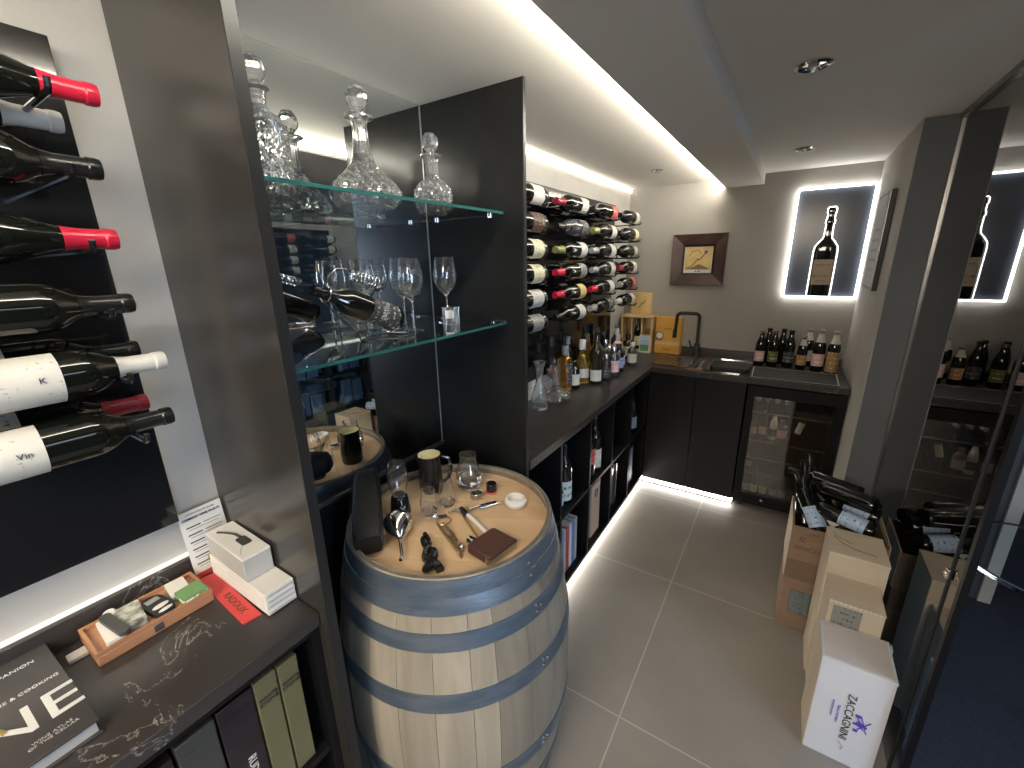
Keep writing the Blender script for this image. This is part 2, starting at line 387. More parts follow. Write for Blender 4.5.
def solo(name, label, cat, mb, mat, group=None, **kw):
    """a thing that is one mesh; origin at the base of its bounds"""
    xs = [v[0] for v in mb.v]; ys = [v[1] for v in mb.v]; zs = [v[2] for v in mb.v]
    c = Vector(((min(xs) + max(xs)) / 2, (min(ys) + max(ys)) / 2, min(zs)))
    mb.v = [tuple(Vector(v) - c) for v in mb.v]
    o = part(name, mb, mat, None, **kw); o.location = c
    o['label'] = label; o['category'] = cat
    if group: o['group'] = group
    return o

def struct(name, mb, mat, **kw):
    o = part(name, mb, mat, None, **kw); o['kind'] = 'structure'; return o

def lettering(txt, size, mat, parent, mtx, name='lettering', depth=.0004, align='CENTER', shear=0., bold=0.):
    """mtx: world matrix of the text plane (x right, y up)"""
    cu = bpy.data.curves.new('t', 'FONT'); cu.body = txt; cu.size = size; cu.align_x = align; cu.align_y = 'CENTER'
    cu.extrude = depth; cu.shear = shear; cu.offset = bold; cu.resolution_u = 3
    o = bpy.data.objects.new('t', cu)
    COL.objects.link(o)
    dg = bpy.context.evaluated_depsgraph_get()
    me = bpy.data.meshes.new_from_object(o.evaluated_get(dg))
    bpy.data.objects.remove(o); bpy.data.curves.remove(cu)
    w = parent.matrix_basis.copy() if parent.parent is None else parent.parent.matrix_basis @ parent.matrix_basis
    me.transform(w.inverted() @ mtx)
    me.materials.clear()
    return part(name, me, mat, parent)

def plane_m(o, xd, yd):
    x = Vector(xd).normalized(); y = Vector(yd); y = (y - x * y.dot(x)).normalized(); z = x.cross(y)
    m = Matrix((x, y, z)).transposed().to_4x4(); m.translation = Vector(o); return m

def basis(zd, xd=(1, 0, 0)):
    z = Vector(zd).normalized(); x = Vector(xd); x = (x - z * x.dot(z)).normalized(); y = z.cross(x)
    return Matrix((x, y, z)).transposed()

# ------------------------------------------------------------------ camera
YAW, PITCH, ROLL, FPX, H = .5765, -.2821, -.0196, 424.19, 1.6485
F = Vector((-sin(YAW) * cos(PITCH), cos(YAW) * cos(PITCH), sin(PITCH))); Rt = Vector((cos(YAW), sin(YAW), 0)); U = Rt.cross(F)
Rv = cos(ROLL) * Rt + sin(ROLL) * U; Uv = -sin(ROLL) * Rt + cos(ROLL) * U
cam = bpy.data.cameras.new('camera'); co = bpy.data.objects.new('camera', cam); COL.objects.link(co)
mm = Matrix((Rv, Uv, -F)).transposed().to_4x4(); mm.translation = (0, 0, H); co.matrix_world = mm
cam.sensor_fit = 'HORIZONTAL'; cam.sensor_width = 36; cam.lens = FPX / 1024 * 36; cam.clip_start = .02; cam.clip_end = 60
sc.camera = co

# ------------------------------------------------------------------ the room
XL, XR, YB, XG = -1.16, .367, 3.5437, .486      # left wall, right wall, back wall, glass line
XC, YC, HC = -.742, 2.942, .92                  # worktop front edges and height
YP1, YP2, XF = .397, 1.2318, -.742              # the two tall black panels
ZL, ZS, ZR = 2.168, 2.1125, 2.18                # ceilings: left, soffit, right
Y0 = -2.6
struct('floor', MB().box(-1.3, XG, Y0, 3.7, -.05, 0), 'tiles')
struct('floor_shop', MB().box(XG, 4.6, Y0, 3.7, -.05, .002), 'carpet')
struct('wall_left', MB().box(-1.30, XL, Y0, 3.7, 0, 2.4), 'plaster')
struct('wall_back', MB().box(XL, XR, YB, 3.7, 0, 2.4), 'plaster_grey')
struct('wall_right', MB().box(XR, XG - .004, 2.5844, 3.7, 0, 2.4), 'pillar')
wr = struct('wall_right_face', MB().box(XR - .004, XR - .0005, 2.586, YB, 0, ZR), 'plaster')
struct('wall_front', MB().box(-1.3, 4.6, Y0 - .1, Y0, 0, 2.4), 'shop_wall')
struct('ceiling', MB().box(XL, -.4808, Y0, YB, ZL, 2.4), 'ceil')
struct('ceiling_soffit', MB().box(-.4808, -.2479, Y0, YB, ZS, 2.4), 'ceil', bevel=.002)
struct('ceiling_right', MB().box(-.2479, 4.6, Y0, YB, ZR, 2.4), 'ceil')
struct('trim_1', MB().box(XG - .012, XG + .012, 1.391, 2.584, ZR - .022, ZR), 'edge_metal')
# window_1: the glass partition, black seal, closing strip
struct('window_1', MB().box(XG, XG + .0004, 1.50, 2.584, .004, ZR - .022), 'pane')
struct('window_2', MB().box(XG, XG + .0004, 1.412, 1.493, .004, ZR - .022), 'pane')
struct('trim_2', MB().box(XG - .004, XG + .004, 1.493, 1.50, 0, ZR - .022), 'rubber')
struct('trim_3', MB().box(XG - .008, XG + .008, 1.392, 1.412, 0, ZR - .022), 'black')
struct('trim_4', MB().box(XG - .007, XG + .003, 2.57, 2.584, 0, ZR - .022), 'edge_metal')
clip = bpy.data.objects['trim_2']
part('clamp_plate', MB().box(XG - .012, XG - .004, 1.487, 1.507, .765, .795), 'chrome', clip, bevel=.002)
part('screw', MB().lathe([(0, 0), (.005, 0), (.005, .003), (0, .003)], 12, T_(XG - .012, 1.497, .78) @ R_(-PI / 2, 'Y')), 'steel', clip)
struct('daylight_block', MB().box(XG - .015, XG + .015, Y0, 1.39, 1.93, ZR - .001), 'pillar')  # unseen lintel, added to keep blue daylight off the soffit side
# shop beyond the glass
struct('wall_shop', MB().box(XG, .975, 2.67, 3.7, 0, 2.4), 'shop_wall')
struct('wall_shop_far', MB().box(4.5, 4.6, Y0, 3.7, 0, 2.4), 'shop_wall')
struct('wall_shop_end', MB().box(.975, 4.5, 3.6, 3.7, 0, 2.4), 'shop_wall')
struct('trim_5', MB().box(.975, 1.02, 2.655, 2.70, 0, 2.18), 'post')
struct('window_3', MB().box(4.47, 4.49, -2.5, -.7, .4, 2.1), 'daylight')

# ---- light strips
def led(name, mb, mat, label, group=None):
    o = solo(name, label, 'light strip', mb, mat, group, smooth=False); return o
led('ceiling_light_strip', MB().box(-.4822, -.4810, Y0 + .2, YB - .01, 2.128, 2.158), 'led_cove', 'light strip along the ceiling cove beside the dropped soffit')
led('wall_light_strip', MB().box(XL + .001, XL + .012, YP2 + .03, YB - .01, 2.140, 2.166), 'led_wall', 'light strip at the wall top above the far wine rack')
led('counter_light_strip', MB().box(XL + .003, XL + .013, -.9, YP1 - .002, .974, .980), 'led_low', 'light strip behind the near worktop under the near bottle board')
led('counter_light_strip', MB().box(XL + .003, XL + .013, YP2 + .03, YB - .25, .974, .980), 'led_low', 'light strip behind the row of spirits on the far worktop')
led('plinth_light_strip', MB().box(-.797, -.793, YP2 + .02, 2.99, .012, .042), 'led_floor', 'light strip under the open shelf cabinet at floor level')
led('plinth_light_strip', MB().box(-.79, -.15, 2.998, 3.002, .012, .042), 'led_floor', 'light strip under the black doors of the back cabinet')

# ---- tall panels
def tall_panel(y, label, mat, th, z0=.0, x0=XL):
    t = thing('divider_panel', label, 'panel', (XF, y, z0))
    if z0 == 0:   # notched round the worktop edge
        part('panel_board', MB().box(x0 + .001, XF - .003, y, y + th, 0, ZL - .001), mat, t, bevel=.0015)
    part('front_edge', MB().box(XF - .003, XF, y - .0005, y + th + .0005, 0, ZL - .001), 'edge_dark', t)
    return t
tall_panel(YP1, 'tall dark satin panel between near bottle board and glass shelves', 'satin_metal', .020)
tall_panel(YP2, 'tall black panel between glass shelves and far wine rack', 'satin', .013)

# ---- mirror bay
mr = thing('wall_mirror', 'large wall mirror behind the two glass shelves', 'mirror', (XL, .83, .915))
part('mirror_glass', MB().box(XL + .001, XL + .005, YP1 + .026, YP2 - .0015, .925, ZL - .003), 'mirror', mr)
part('mirror_trim', MB().box(XL + .001, XL + .012, YP1 + .026, YP2 - .001, .913, .925), 'edge_metal', mr)
part('side_trim', MB().box(XL + .005, XL + .0065, YP2 - .006, YP2 - .002, .925, ZL - .003), 'mirror_edge', mr)
solo('back_panel', 'black panel below the mirror behind the barrel', 'panel', MB().box(XL + .001, XL + .02, YP1 + .026, YP2 - .001, 0, .912), 'satin')

def rounded(x0, x1, y0, y1, r, n=8):
    pts = [(x0, y0)]
    for k in range(n + 1):
        t = -PI / 2 + PI / 2 * k / n; pts.append((x1 - r + r * cos(t), y0 + r + r * sin(t)))
    for k in range(n + 1):
        t = PI / 2 * k / n; pts.append((x1 - r + r * cos(t), y1 - r + r * sin(t)))
    pts.append((x0, y1)); return pts
def glass_shelf(z, x1, label, y1=YP2 - .015):
    t = thing('glass_shelf', label, 'shelf', (-.98, .83, z - .01), 'glass shelves in the mirror bay')
    part('shelf_plate', MB().prism(rounded(XL + .008, x1, YP1 + .03, y1, .02), z - .008, z), 'shelf_glass', t, smooth=False)
    n = 6
    pts = [(x1 + .0006, YP1 + .05), (x1 + .0006, y1 - .02)]
    part('front_edge', MB().box(x1 - .0002, x1 + .0006, YP1 + .05, y1 - .02, z - .0078, z - .0002), 'shelf_edge', t, label='green polished front edge')
    for yy in (YP1 + .036, y1 - .006):
        for xx in (XL + .07, x1 - .06):
            part('bracket', MB().lathe([(0, -.006), (.009, -.006), (.009, .002), (0, .002)], 16, T_(xx, yy, z - .009)), 'chrome', t)
glass_shelf(1.80, -.80, 'upper glass shelf holding the crystal decanters')
glass_shelf(1.45, -.80, 'lower glass shelf holding wine glasses and tilted bottle')

# ---- bottle boards and racks
def peg_rack(name, label, y0, y1, z0, z1, cols, rows, zrow, group=None):
    t = thing(name, label, 'wine rack', (XL + .04, (y0 + y1) / 2, z0))
    part('board', MB().box(XL + .03, XL + .042, y0, y1, z0, z1), 'gloss_black', t, bevel=.001)
    part('standoff', MB().box(XL + .001, XL + .03, y0 + .06, y1 - .06, z0 + .06, z1 - .06), 'black', t)
    for yb in cols:
        for k in range(rows):
            z = zrow[k]
            for dy, rr in ((yb[0], .020), (yb[1], .043)):   # neck end, body end
                m = MB(); m.tube([(XL + .04, dy, z - rr), (-.905, dy, z - rr)], .0045, 8)
                m.tube([(-.905, dy, z - rr), (-.897, dy, z - rr + .005), (-.894, dy, z - rr + .016)], .0042, 8)
                part('peg', m, 'jug_black', t)
    return t
ZROW = [1.907, 1.80, 1.695, 1.592, 1.487, 1.380]
C2 = [1.72, 2.165, 2.595, 3.03]
peg_rack('wine_rack', 'black glossy wall board with six rows of pegs beyond the tall divider', YP2 + .03, 3.10, 1.02, 2.01,
         [(b - .255, b - .05) for b in C2], 6, ZROW)
peg_rack('wine_rack', 'black glossy wall board with bottle pegs at the left front', -.50, .297, 1.085, 2.03, [(.225, .03)], 6, ZROW)
led('rack_light_strip', MB().box(XL + .004, XL + .012, .262, .27, 1.12, 1.98), 'led_rack', 'light strip hidden behind the edge of the near bottle board')
led('rack_light_strip', MB().box(XL + .004, XL + .012, -.4, .25, 1.10, 1.108), 'led_rack', 'light strip hidden under the foot of the near bottle board')

# ---- bottles
PROF = {
 'bordeaux': [(0, .004), (.020, .002), (.034, 0), (.038, .006), (.0385, .02), (.0385, .186), (.037, .200), (.031, .213), (.022, .226), (.0165, .238), (.0145, .250), (.014, .284), (.0155, .286), (.0155, .297), (.012, .300), (0, .300)],
 'burgundy': [(0, .004), (.022, .002), (.037, 0), (.041, .007), (.0415, .03), (.0415, .145), (.040, .162), (.035, .182), (.028, .202), (.021, .224), (.0165, .242), (.0145, .258), (.014, .286), (.0155, .288), (.0155, .298), (.012, .301), (0, .301)],
 'slim': [(0, .003), (.028, 0), (.031, .006), (.031, .16), (.029, .18), (.021, .205), (.0145, .225), (.013, .27), (.0145, .272), (.0145, .283), (0, .284)],
 'beer': [(0, .003), (.027, 0), (.0305, .006), (.0305, .135), (.0285, .155), (.022, .178), (.0155, .200), (.0132, .222), (.0148, .224), (.0148, .236), (0, .237)],
 'whisky': [(0, .004), (.036, 0), (.041, .006), (.0415, .15), (.039, .168), (.028, .182), (.017, .190), (.0145, .198), (.0145, .215), (0, .216)],
 'round': [(0, .004), (.040, 0), (.046, .010), (.047, .05), (.042, .095), (.030, .13), (.019, .155), (.0155, .175), (.0155, .205), (0, .206)],
 'squat': [(0, .003), (.030, 0), (.034, .006), (.034, .105), (.030, .120), (.018, .130), (.013, .137), (.013, .155), (0, .156)],
}
CAPS = {'bordeaux': (.232, .3015), 'burgundy': (.236, .3025), 'slim': (.235, .285), 'beer': (.222, .239), 'whisky': (.196, .245), 'round': (.19, .245), 'squat': (.138, .168)}
LABZ = {'bordeaux': (.035, .130), 'burgundy': (.030, .115), 'slim': (.035, .115), 'beer': (.035, .105), 'whisky': (.03, .12), 'round': (.035, .085), 'squat': (.025, .09)}
_mc = {}
def rad(kind, z):
    p = PROF[kind]
    for (r0, z0), (r1, z1) in zip(p[1:], p[2:]):
        if z0 <= z <= z1 and z1 > z0: return r0 + (r1 - r0) * (z - z0) / (z1 - z0)
    return p[-2][0]
def cached(key, fn):
    if key not in _mc: _mc[key] = fn()
    return _mc[key]
def bottle(label, loc, kind='bordeaux', gl='dark_glass', cap='black_cap', lab='l_white', zd=(0, 0, 1), xd=(1, 0, 0), scale=1., group=None,
           name='wine_bottle', cat='bottle', lz=None, arc=1.25, neck=None, capz=None, capname='capsule', lab2=None):
    b = basis(zd, xd)
    t = thing(name, label, cat, loc, group, b)
    t.scale = (scale,) * 3
    me = cached(('b', kind, gl), lambda: _m(MB().lathe(PROF[kind], 28).mesh('bottle_glass'), gl)); part('bottle_body', me, gl, t)
    def capm():
        z0, z1 = capz or CAPS[kind]
        zs = sorted({z0, z1 - .0015} | {z for r, z in PROF[kind] if z0 < z < z1 - .002})
        base = [(rad(kind, min(z, PROF[kind][-1][1] - .002)) + .0009, z) for z in zs]
        top = (base[-1][0], z1)
        if kind in ('whisky', 'round', 'squat'):
            base = [(rad(kind, z0) + .001, z0), (rad(kind, z0) + .004, z0 + .001), (rad(kind, z0) + .004, z1 - .004)]; top = (rad(kind, z0) + .002, z1)
        return _m(MB().lathe([base[0]] + base + [top, (0, z1)], 24).mesh('capsule'), cap)
    if cap: part(capname, cached(('c', kind, cap, capz), capm), cap, t)
    def labm(z0, z1, mt, arc):
        zs = sorted({z0, z1} | {z for r, z in PROF[kind] if z0 < z < z1})
        return _m(MB().lathe([(rad(kind, z) + .0008, z) for z in zs], 20, a0=-arc, a1=arc).mesh('label'), mt)
    if lab:
        z0, z1 = lz or LABZ[kind]
        part('paper_label', cached(('l', kind, lab, z0, z1, arc), lambda: labm(z0, z1, lab, arc)), lab, t)
    if lab2:
        part('neck_label' if lab2[0] > .17 else 'upper_label', cached(('l2', kind, lab2, arc), lambda: labm(lab2[0], lab2[1], lab2[2], arc)), lab2[2], t)
    return t
def _m(me, mat):
    me.materials.append(M[mat]); return me

ORD = ['first', 'second', 'third', 'fourth']; ROWN = ['top', 'second', 'third', 'fourth', 'fifth', 'bottom']
spec = {  # (col,row): kind, glass, capsule, label, words
 (0, 0): ('burgundy', 'dark_glass', 'black_cap', 'l_white', 'white label'),
 (0, 1): ('burgundy', 'dark_glass', 'black_cap', 'l_darkred', 'dark red and gold label'),
 (0, 2): ('burgundy', 'dark_glass', 'black_cap', 'l_cream', 'pale yellow label'),
 (0, 3): ('burgundy', 'dark_glass', 'black_cap', 'l_cream', 'pale yellow label'),
 (0, 4): ('bordeaux', 'dark_glass', 'black_cap', 'l_white', 'white label'),
 (0, 5): ('bordeaux', 'dark_glass', 'black_cap', 'l_grey', 'grey green label'),
 (1, 0): ('bordeaux', 'dark_glass', 'dkred_cap', 'l_white', 'white label and red capsule'),
 (1, 1): ('burgundy', 'grey_glass', 'black_cap', 'l_dark', 'smoky glass and dark label'),
 (1, 2): ('bordeaux', 'dark_glass', 'green_cap', 'l_white', 'white label and olive capsule'),
 (1, 3): ('bordeaux', 'dark_glass', 'red_cap', 'l_grey', 'grey label and red capsule'),
 (1, 4): ('bordeaux', 'dark_glass', 'red_cap', 'l_yellow', 'yellow label and red capsule'),
 (1, 5): ('bordeaux', 'dark_glass', 'black_cap', 'l_white', 'white label and black capsule'),
 (2, 0): ('bordeaux', 'dark_glass', 'black_cap', 'l_red', 'red label'),
 (2, 1): ('bordeaux', 'dark_glass', 'green_cap', 'l_white', 'white label and olive capsule'),
 (2, 2): ('bordeaux', 'dark_glass', 'grey_cap', 'l_white', 'white label and grey capsule'),
 (2, 3): ('burgundy', 'dark_glass', 'grey_cap', 'l_white', 'white label and grey capsule'),
 (2, 4): ('bordeaux', 'dark_glass', 'red_cap', 'l_white', 'white label and red capsule'),
 (2, 5): ('bordeaux', 'dark_glass', 'grey_cap', 'l_dark', 'dark label and grey capsule'),
 (3, 0): ('bordeaux', 'dark_glass', 'black_cap', 'l_white', 'white label'),
 (3, 1): ('bordeaux', 'dark_glass', 'black_cap', 'l_cream', 'cream label'),
 (3, 2): ('bordeaux', 'dark_glass', 'black_cap', 'l_grey', 'grey label'),
 (3, 3): ('bordeaux', 'dark_glass', 'dkred_cap', 'l_white', 'white label'),
 (3, 4): ('bordeaux', 'dark_glass', 'grey_cap', 'l_red', 'red label'),
 (3, 5): ('bordeaux', 'dark_glass', 'white_cap', 'l_white', 'white label and pale capsule'),
}
for (c, r), (kind, gl, cap, lab, words) in spec.items():
    bottle('far rack bottle, %s row, %s column from divider, %s' % (ROWN[r], ORD[c], words),
           (-.95, C2[c], ZROW[r]), kind, gl, cap, lab, (0, -1, 0), (1, 0, .15), 1.04 if kind == 'bordeaux' else 1.0, 'wine bottles lying in the far wall rack', lz=(.042, .135) if c == 0 else (.022, .095))
for c, r, cap, cw in ((1, 0, 'grey_cap', 'grey'), (1, 3, 'dkred_cap', 'dark red'), (1, 4, 'black_cap', 'black'), (2, 0, 'white_cap', 'white'), (2, 2, 'dkred_cap', 'dark red'), (2, 4, 'grey_cap', 'grey'), (3, 1, 'black_cap', 'black'), (3, 3, 'red_cap', 'red')):
    bottle('far rack bottle lying behind the %s one in the %s row, %s capsule' % (ORD[c], ROWN[r], cw),
           (-1.045, C2[c], ZROW[r]), 'bordeaux', 'dark_glass', cap, 'l_white', (0, -1, 0), (1, 0, .15), 1.04, 'wine bottles lying in the far wall rack', lz=(.025, .100))
# near board: necks towards the divider
near = [(1.907, .29, 'red_cap', None, 'burgundy', 'bright red capsule, topmost bottle on the near board'),
        (1.80, .272, 'black_cap', None, 'bordeaux', 'black capsule, second from the top on the near board'),
        (1.695, .268, 'red_cap', None, 'burgundy', 'bright red capsule, third from the top on the near board'),
        (1.592, .268, 'black_cap', None, 'bordeaux', 'gold-tipped black capsule, fourth from top on the near board'),
        (1.487, .292, 'white_cap', 'l_white', 'bordeaux', 'large white label and white capsule on the near board'),
        (1.383, .282, 'black_cap', 'l_white', 'bordeaux', 'black capsule and white label, lowest on the near board')]
for z, tip, cap, lab, kind, w in near:
    t = bottle('dark wine bottle with ' + w, (-.95, tip - .301, z), kind, 'dark_glass', cap, lab, (0, 1, 0), (1, 0, .1), 1.0,
               'wine bottles lying on the near wall board', lz=((.045, .162) if z > 1.4 else (.02, .130)) if kind == 'bordeaux' else None, arc=1.35)
    if lab:
        yl = tip - .301 + (.140 if z > 1.4 else .108)
        lettering('K' if z > 1.4 else 'Vin', .013, 'grey_box', t, plane_m((-.9102, yl, z + .004), (0, 1, 0), (0, 0, 1)))
        lettering('CUVEE', .009, 'grey_box', t, plane_m((-.9102, yl - .055, z + .006), (0, 1, 0), (0, 0, 1)))
    y = tip - .075
    part('ring', MB().lathe([(.0155, -.003), (.0185, -.003), (.0185, .003), (.0155, .003), (.0155, -.003)], 20, T_(-.95, y, z) @ R_(PI / 2, 'X')), 'rubber', t)
    if z < 1.6 and z > 1.55:
        part('gold_tip', MB().lathe([(0, 0), (.0128, 0), (.0128, .0012), (0, .0012)], 20, T_(-.95, tip + .0008, z) @ R_(-PI / 2, 'X')), 'gold_cap', t, label='gold disc on the tip')
for z, tip, cap, lab, w in ((1.880, .265, 'white_cap', 'l_grey', 'white capsule lying behind the topmost bottle of the near board'),
                       (1.500, .285, 'black_cap', 'l_white', 'black capsule behind the white labelled bottle of the near board'),
                       (1.395, .277, 'dkred_cap', 'l_grey', 'dark red capsule lying behind the lowest bottle of the near board')):
    bottle('wine bottle with ' + w, (-1.045, tip - .301, z), 'bordeaux', 'dark_glass', cap, lab, (0, 1, 0), (1, 0, .1), 1.0, 'wine bottles lying on the near wall board', arc=1.35)

# ---- worktops
solo('worktop', 'dark veined stone worktop at the left front', 'worktop', MB().box(XL + .002, -.773, -.95, YP1 - .001, .885, HC), 'worktop', bevel=.002)
Lp = [(XL + .002, YP2 + .026), (XC, YP2 + .026), (XC, YC), (.358, YC), (.358, YB - .002), (XL + .002, YB - .002)]
solo('worktop', 'dark stone worktop running along the side and back walls', 'worktop', MB().prism(Lp, .882, HC), 'worktop', smooth=False, bevel=.0015)
solo('upstand', 'low black upstand behind the near worktop', 'upstand', MB().box(XL + .016, XL + .030, -.95, YP1 - .002, HC + .001, .975), 'worktop')
solo('upstand', 'low black upstand along the back wall behind the tap', 'upstand', MB().box(-.9, .355, YB - .017, YB - .003, HC + .001, .972), 'worktop')

# ---- near cabinet with four gift boxes
t = thing('base_cabinet', 'black open base cabinet under the near worktop', 'cabinet', (-.97, -.25, 0))
part('back_board', MB().box(XL + .002, XL + .014, -.95, YP1 - .002, .0, .884), 'black', t)
part('shelf_board', MB().box(XL + .015, -.79, -.93, .375, .515, .535), 'black', t)
part('bottom_board', MB().box(XL + .015, -.79, -.93, .375, .06, .08), 'black', t)
part('side_board', MB().box(XL + .015, -.785, .376, YP1 - .002, .0, .884), 'black', t)
part('side_board', MB().box(XL + .015, -.785, -.95, -.931, .0, .884), 'black', t)
part('top_rail', MB().box(-.81, -.785, -.93, .375, .865, .884), 'black', t)
part('plinth', MB().box(-.84, -.83, -.93, .375, .0, .06), 'black', t)
def giftbox(y0, y1, h, mat, label, txt=None, txm='ink'):
    t = thing('gift_box', label, 'box', (-.86, (y0 + y1) / 2, .536), 'gift boxes under the near worktop')
    part('carton', MB().box(-.93, -.80, y0, y1, .536, .536 + h), mat, t, bevel=.002)
    part('lid', MB().box(-.931, -.799, y0 - .0004, y1 + .0004, .536 + h - .03, .536 + h + .001), mat, t, bevel=.002)
    if txt: lettering(txt, .012, txm, t, plane_m((-.7985, (y0 + y1) / 2, .536 + h - .055), (0, 1, 0), (0, 0, 1)))
    return t
giftbox(.122, .184, .300, 'grey_box', 'grey upright gift box, farthest left under the near worktop')
g = giftbox(.188, .252, .305, 'purple_box', 'dark aubergine upright gift box under the near worktop')
lettering('RUDE', .022, 'white_print', g, plane_m((-.7985, .225, .66), (0, 0, -1), (0, 1, 0)))
giftbox(.256, .300, .304, 'cream_box', 'olive cream upright gift box beside the aubergine one', 'WHITE\nSTONE')
giftbox(.304, .346, .300, 'cream_box', 'olive cream upright gift box, farthest right under the near worktop', 'WHITE\nSTONE')
solo('gift_box', 'dark gift box at the left edge of the picture under the near worktop', 'box', MB().box(-.93, -.805, .05, .117, .536, .82), 'purple_box', 'gift boxes under the near worktop', bevel=.002)

# ---- side cabinet: open shelves
t = thing('base_cabinet', 'black open shelf cabinet under the side worktop', 'cabinet', (-.96, 2.1, 0))
part('back_board', MB().box(XL + .002, XL + .014, YP2 + .026, YB - .01, .05, .881), 'black', t)
part('bottom_board', MB().box(XL + .015, -.767, YP2 + .026, YC + .03, .048, .066), 'black', t)
part('shelf_board', MB().box(XL + .015, -.769, YP2 + .026, YC + .03, .455, .472), 'black', t)
part('top_rail', MB().box(-.79, -.768, YP2 + .026, YC + .03, .86, .881), 'black', t)
for y in (YP2 + .027, 1.572, 1.915, 2.255, 2.60, YC + .012):
    part('upright_board', MB().box(XL + .015, -.767, y, y + .018, .066, .881), 'black', t, bevel=.001)
part('plinth', MB().box(-.83, -.80, YP2 + .026, 3.02, 0, .048), 'black', t)
# back cabinet
t = thing('base_cabinet', 'black base cabinet with plain doors under the sink', 'cabinet', (-.45, 3.2, 0))
part('carcass', MB().box(-.76, -.155, 3.0, YB - .01, .05, .881), 'black', t)
part('door', MB().box(-.762, -.458, 2.974, 2.996, .05, .878), 'door_black', t, bevel=.002)
part('door', MB().box(-.455, -.156, 2.974, 2.996, .05, .878), 'door_black', t, bevel=.002)
part('plinth', MB().box(-.79, -.155, 3.003, 3.03, 0, .048), 'black', t)

def onshelf(label, y, kind, cap, lab, x=-.83, gl='dark_glass', z=.4735, sc_=1., **k):
    return bottle(label, (x, y, z), kind, gl, cap, lab, (0, 0, 1), (1, -.6, 0), sc_, 'bottles on the open cabinet shelf', **k)
onshelf('dark bottle with green and white label on the open cabinet shelf', 1.735, 'bordeaux', 'black_cap', 'l_green', sc_=1.05, lz=(.02, .12))
onshelf('squat bottle with white patterned label beside the green labelled one', 1.655, 'squat', 'black_cap', 'l_blue', sc_=1.0)
onshelf('dark bottle with red label on the open cabinet shelf', 2.035, 'bordeaux', 'black_cap', 'l_red', sc_=1.1, lz=(.08, .16))
onshelf('dark bottle with white label right of the red labelled one', 2.125, 'bordeaux', 'black_cap', 'l_white', sc_=1.1, lz=(.03, .13))
onshelf('dark bottle with pale label left of the red labelled one', 1.968, 'slim', 'black_cap', 'l_blue', sc_=1.0)
onshelf('lone dark bottle with pale label at the far end of the cabinet shelf', 2.81, 'bordeaux', 'black_cap', 'l_blue', sc_=1.03, lz=(.03, .11))
onshelf('dark bottle lying far back on the cabinet shelf with small glints', 2.43, 'bordeaux', 'black_cap', None, x=-.9)
# lower compartments
t = thing('picture_carton', 'tall pinkish carton with dark emblem in the lower cabinet', 'box', (-.85, 2.10, .067))
part('carton', MB().box(-.93, -.80, 2.045, 2.175, .067, .40), 'tan', t, bevel=.002)
part('emblem', MB().box(-.7998, -.7985, 2.09, 2.135, .315, .36), 'ink', t)
part('emblem_centre', MB().box(-.7985, -.798, 2.104, 2.121, .328, .347), 'tan', t)
for i, (y, m, w) in enumerate(((1.66, 'blue_spine', 'blue'), (1.70, 'grey_card', 'grey'), (1.735, 'red_spine', 'red'), (1.77, 'paper', 'white'), (1.802, 'blue_spine', 'second blue'), (1.835, 'grey_card', 'second grey'))):
    t = thing('binder', '%s book standing in the lower left of the open cabinet' % w, 'book', (-.87, y, .067), 'books in the lower cabinet')
    part('cover', MB().box(-.93, -.80, y - .013, y + .013, .067, .33), m, t, bevel=.002)
    part('pages', MB().box(-.93, -.803, y - .010, y + .010, .3305, .3315), 'paper', t)
for y, w in ((2.31, 'first'), (2.40, 'second'), (2.48, 'third')):
    t = thing('gift_tube', 'dark cylindrical gift tube, %s from the pinkish carton' % w, 'tube', (-.84, y, .067), 'tubes in the lower cabinet')
    part('tube_body', MB().lathe([(0, 0), (.036, 0), (.036, .28), (0, .28)], 24, T_(-.84, y, .067)), 'grey_glass', t)
    part('tube_lid', MB().lathe([(.0365, .25), (.0375, .25), (.0375, .30), (0, .30)], 24, T_(-.84, y, .067)), 'steel', t, label='silver lid')
t = thing('gift_box', 'dark box with tall pale label in the last lower compartment', 'box', (-.85, 2.79, .067))
part('carton', MB().box(-.95, -.81, 2.73, 2.86, .067, .38), 'black', t, bevel=.002)
part('paper_label', MB().box(-.8095, -.8085, 2.775, 2.835, .09, .345), 'l_blue', t)

# ---- drinks fridge
t = thing('drinks_fridge', 'black under-counter drinks fridge with a glass door', 'fridge', (.105, 3.2, 0))
m = MB(); m.box(-.145, -.125, 3.0, 3.5, .03, .87).box(.335, .355, 3.0, 3.5, .03, .87).box(-.125, .335, 3.0, 3.5, .03, .06).box(-.125, .335, 3.0, 3.5, .84, .87).box(-.125, .335, 3.48, 3.5, .06, .84)
part('cabinet_shell', m, 'black', t)
m = MB(); m.box(-.145, -.105, 2.965, 2.995, .07, .87).box(.315, .355, 2.965, 2.995, .07, .87).box(-.105, .315, 2.965, 2.995, .07, .125).box(-.105, .315, 2.965, 2.995, .80, .87)
part('door', m, 'black', t, bevel=.002)
part('door_glass', MB().box(-.105, .315, 2.980, 2.9804, .125, .80), 'fridge_glass', t)
part('lock', MB().lathe([(0, 0), (.008, 0), (.008, .004), (0, .004)], 16, T_(.02, 2.965, .095) @ R_(PI / 2, 'X')), 'steel', t)
part('foot', MB().box(-.12, -.08, 3.02, 3.06, 0, .03), 'rubber', t); part('foot', MB().box(.29, .33, 3.02, 3.06, 0, .03), 'rubber', t)
for z in (.245, .36, .48, .675):
    m = MB(); m.box(-.123, .333, 3.02, 3.028, z, z + .008)
    for k in range(16): m.tube([(-.115 + k * .029, 3.02, z + .002), (-.115 + k * .029, 3.46, z + .002)], .0018, 6)
    part('wire_shelf', m, 'steel', t)
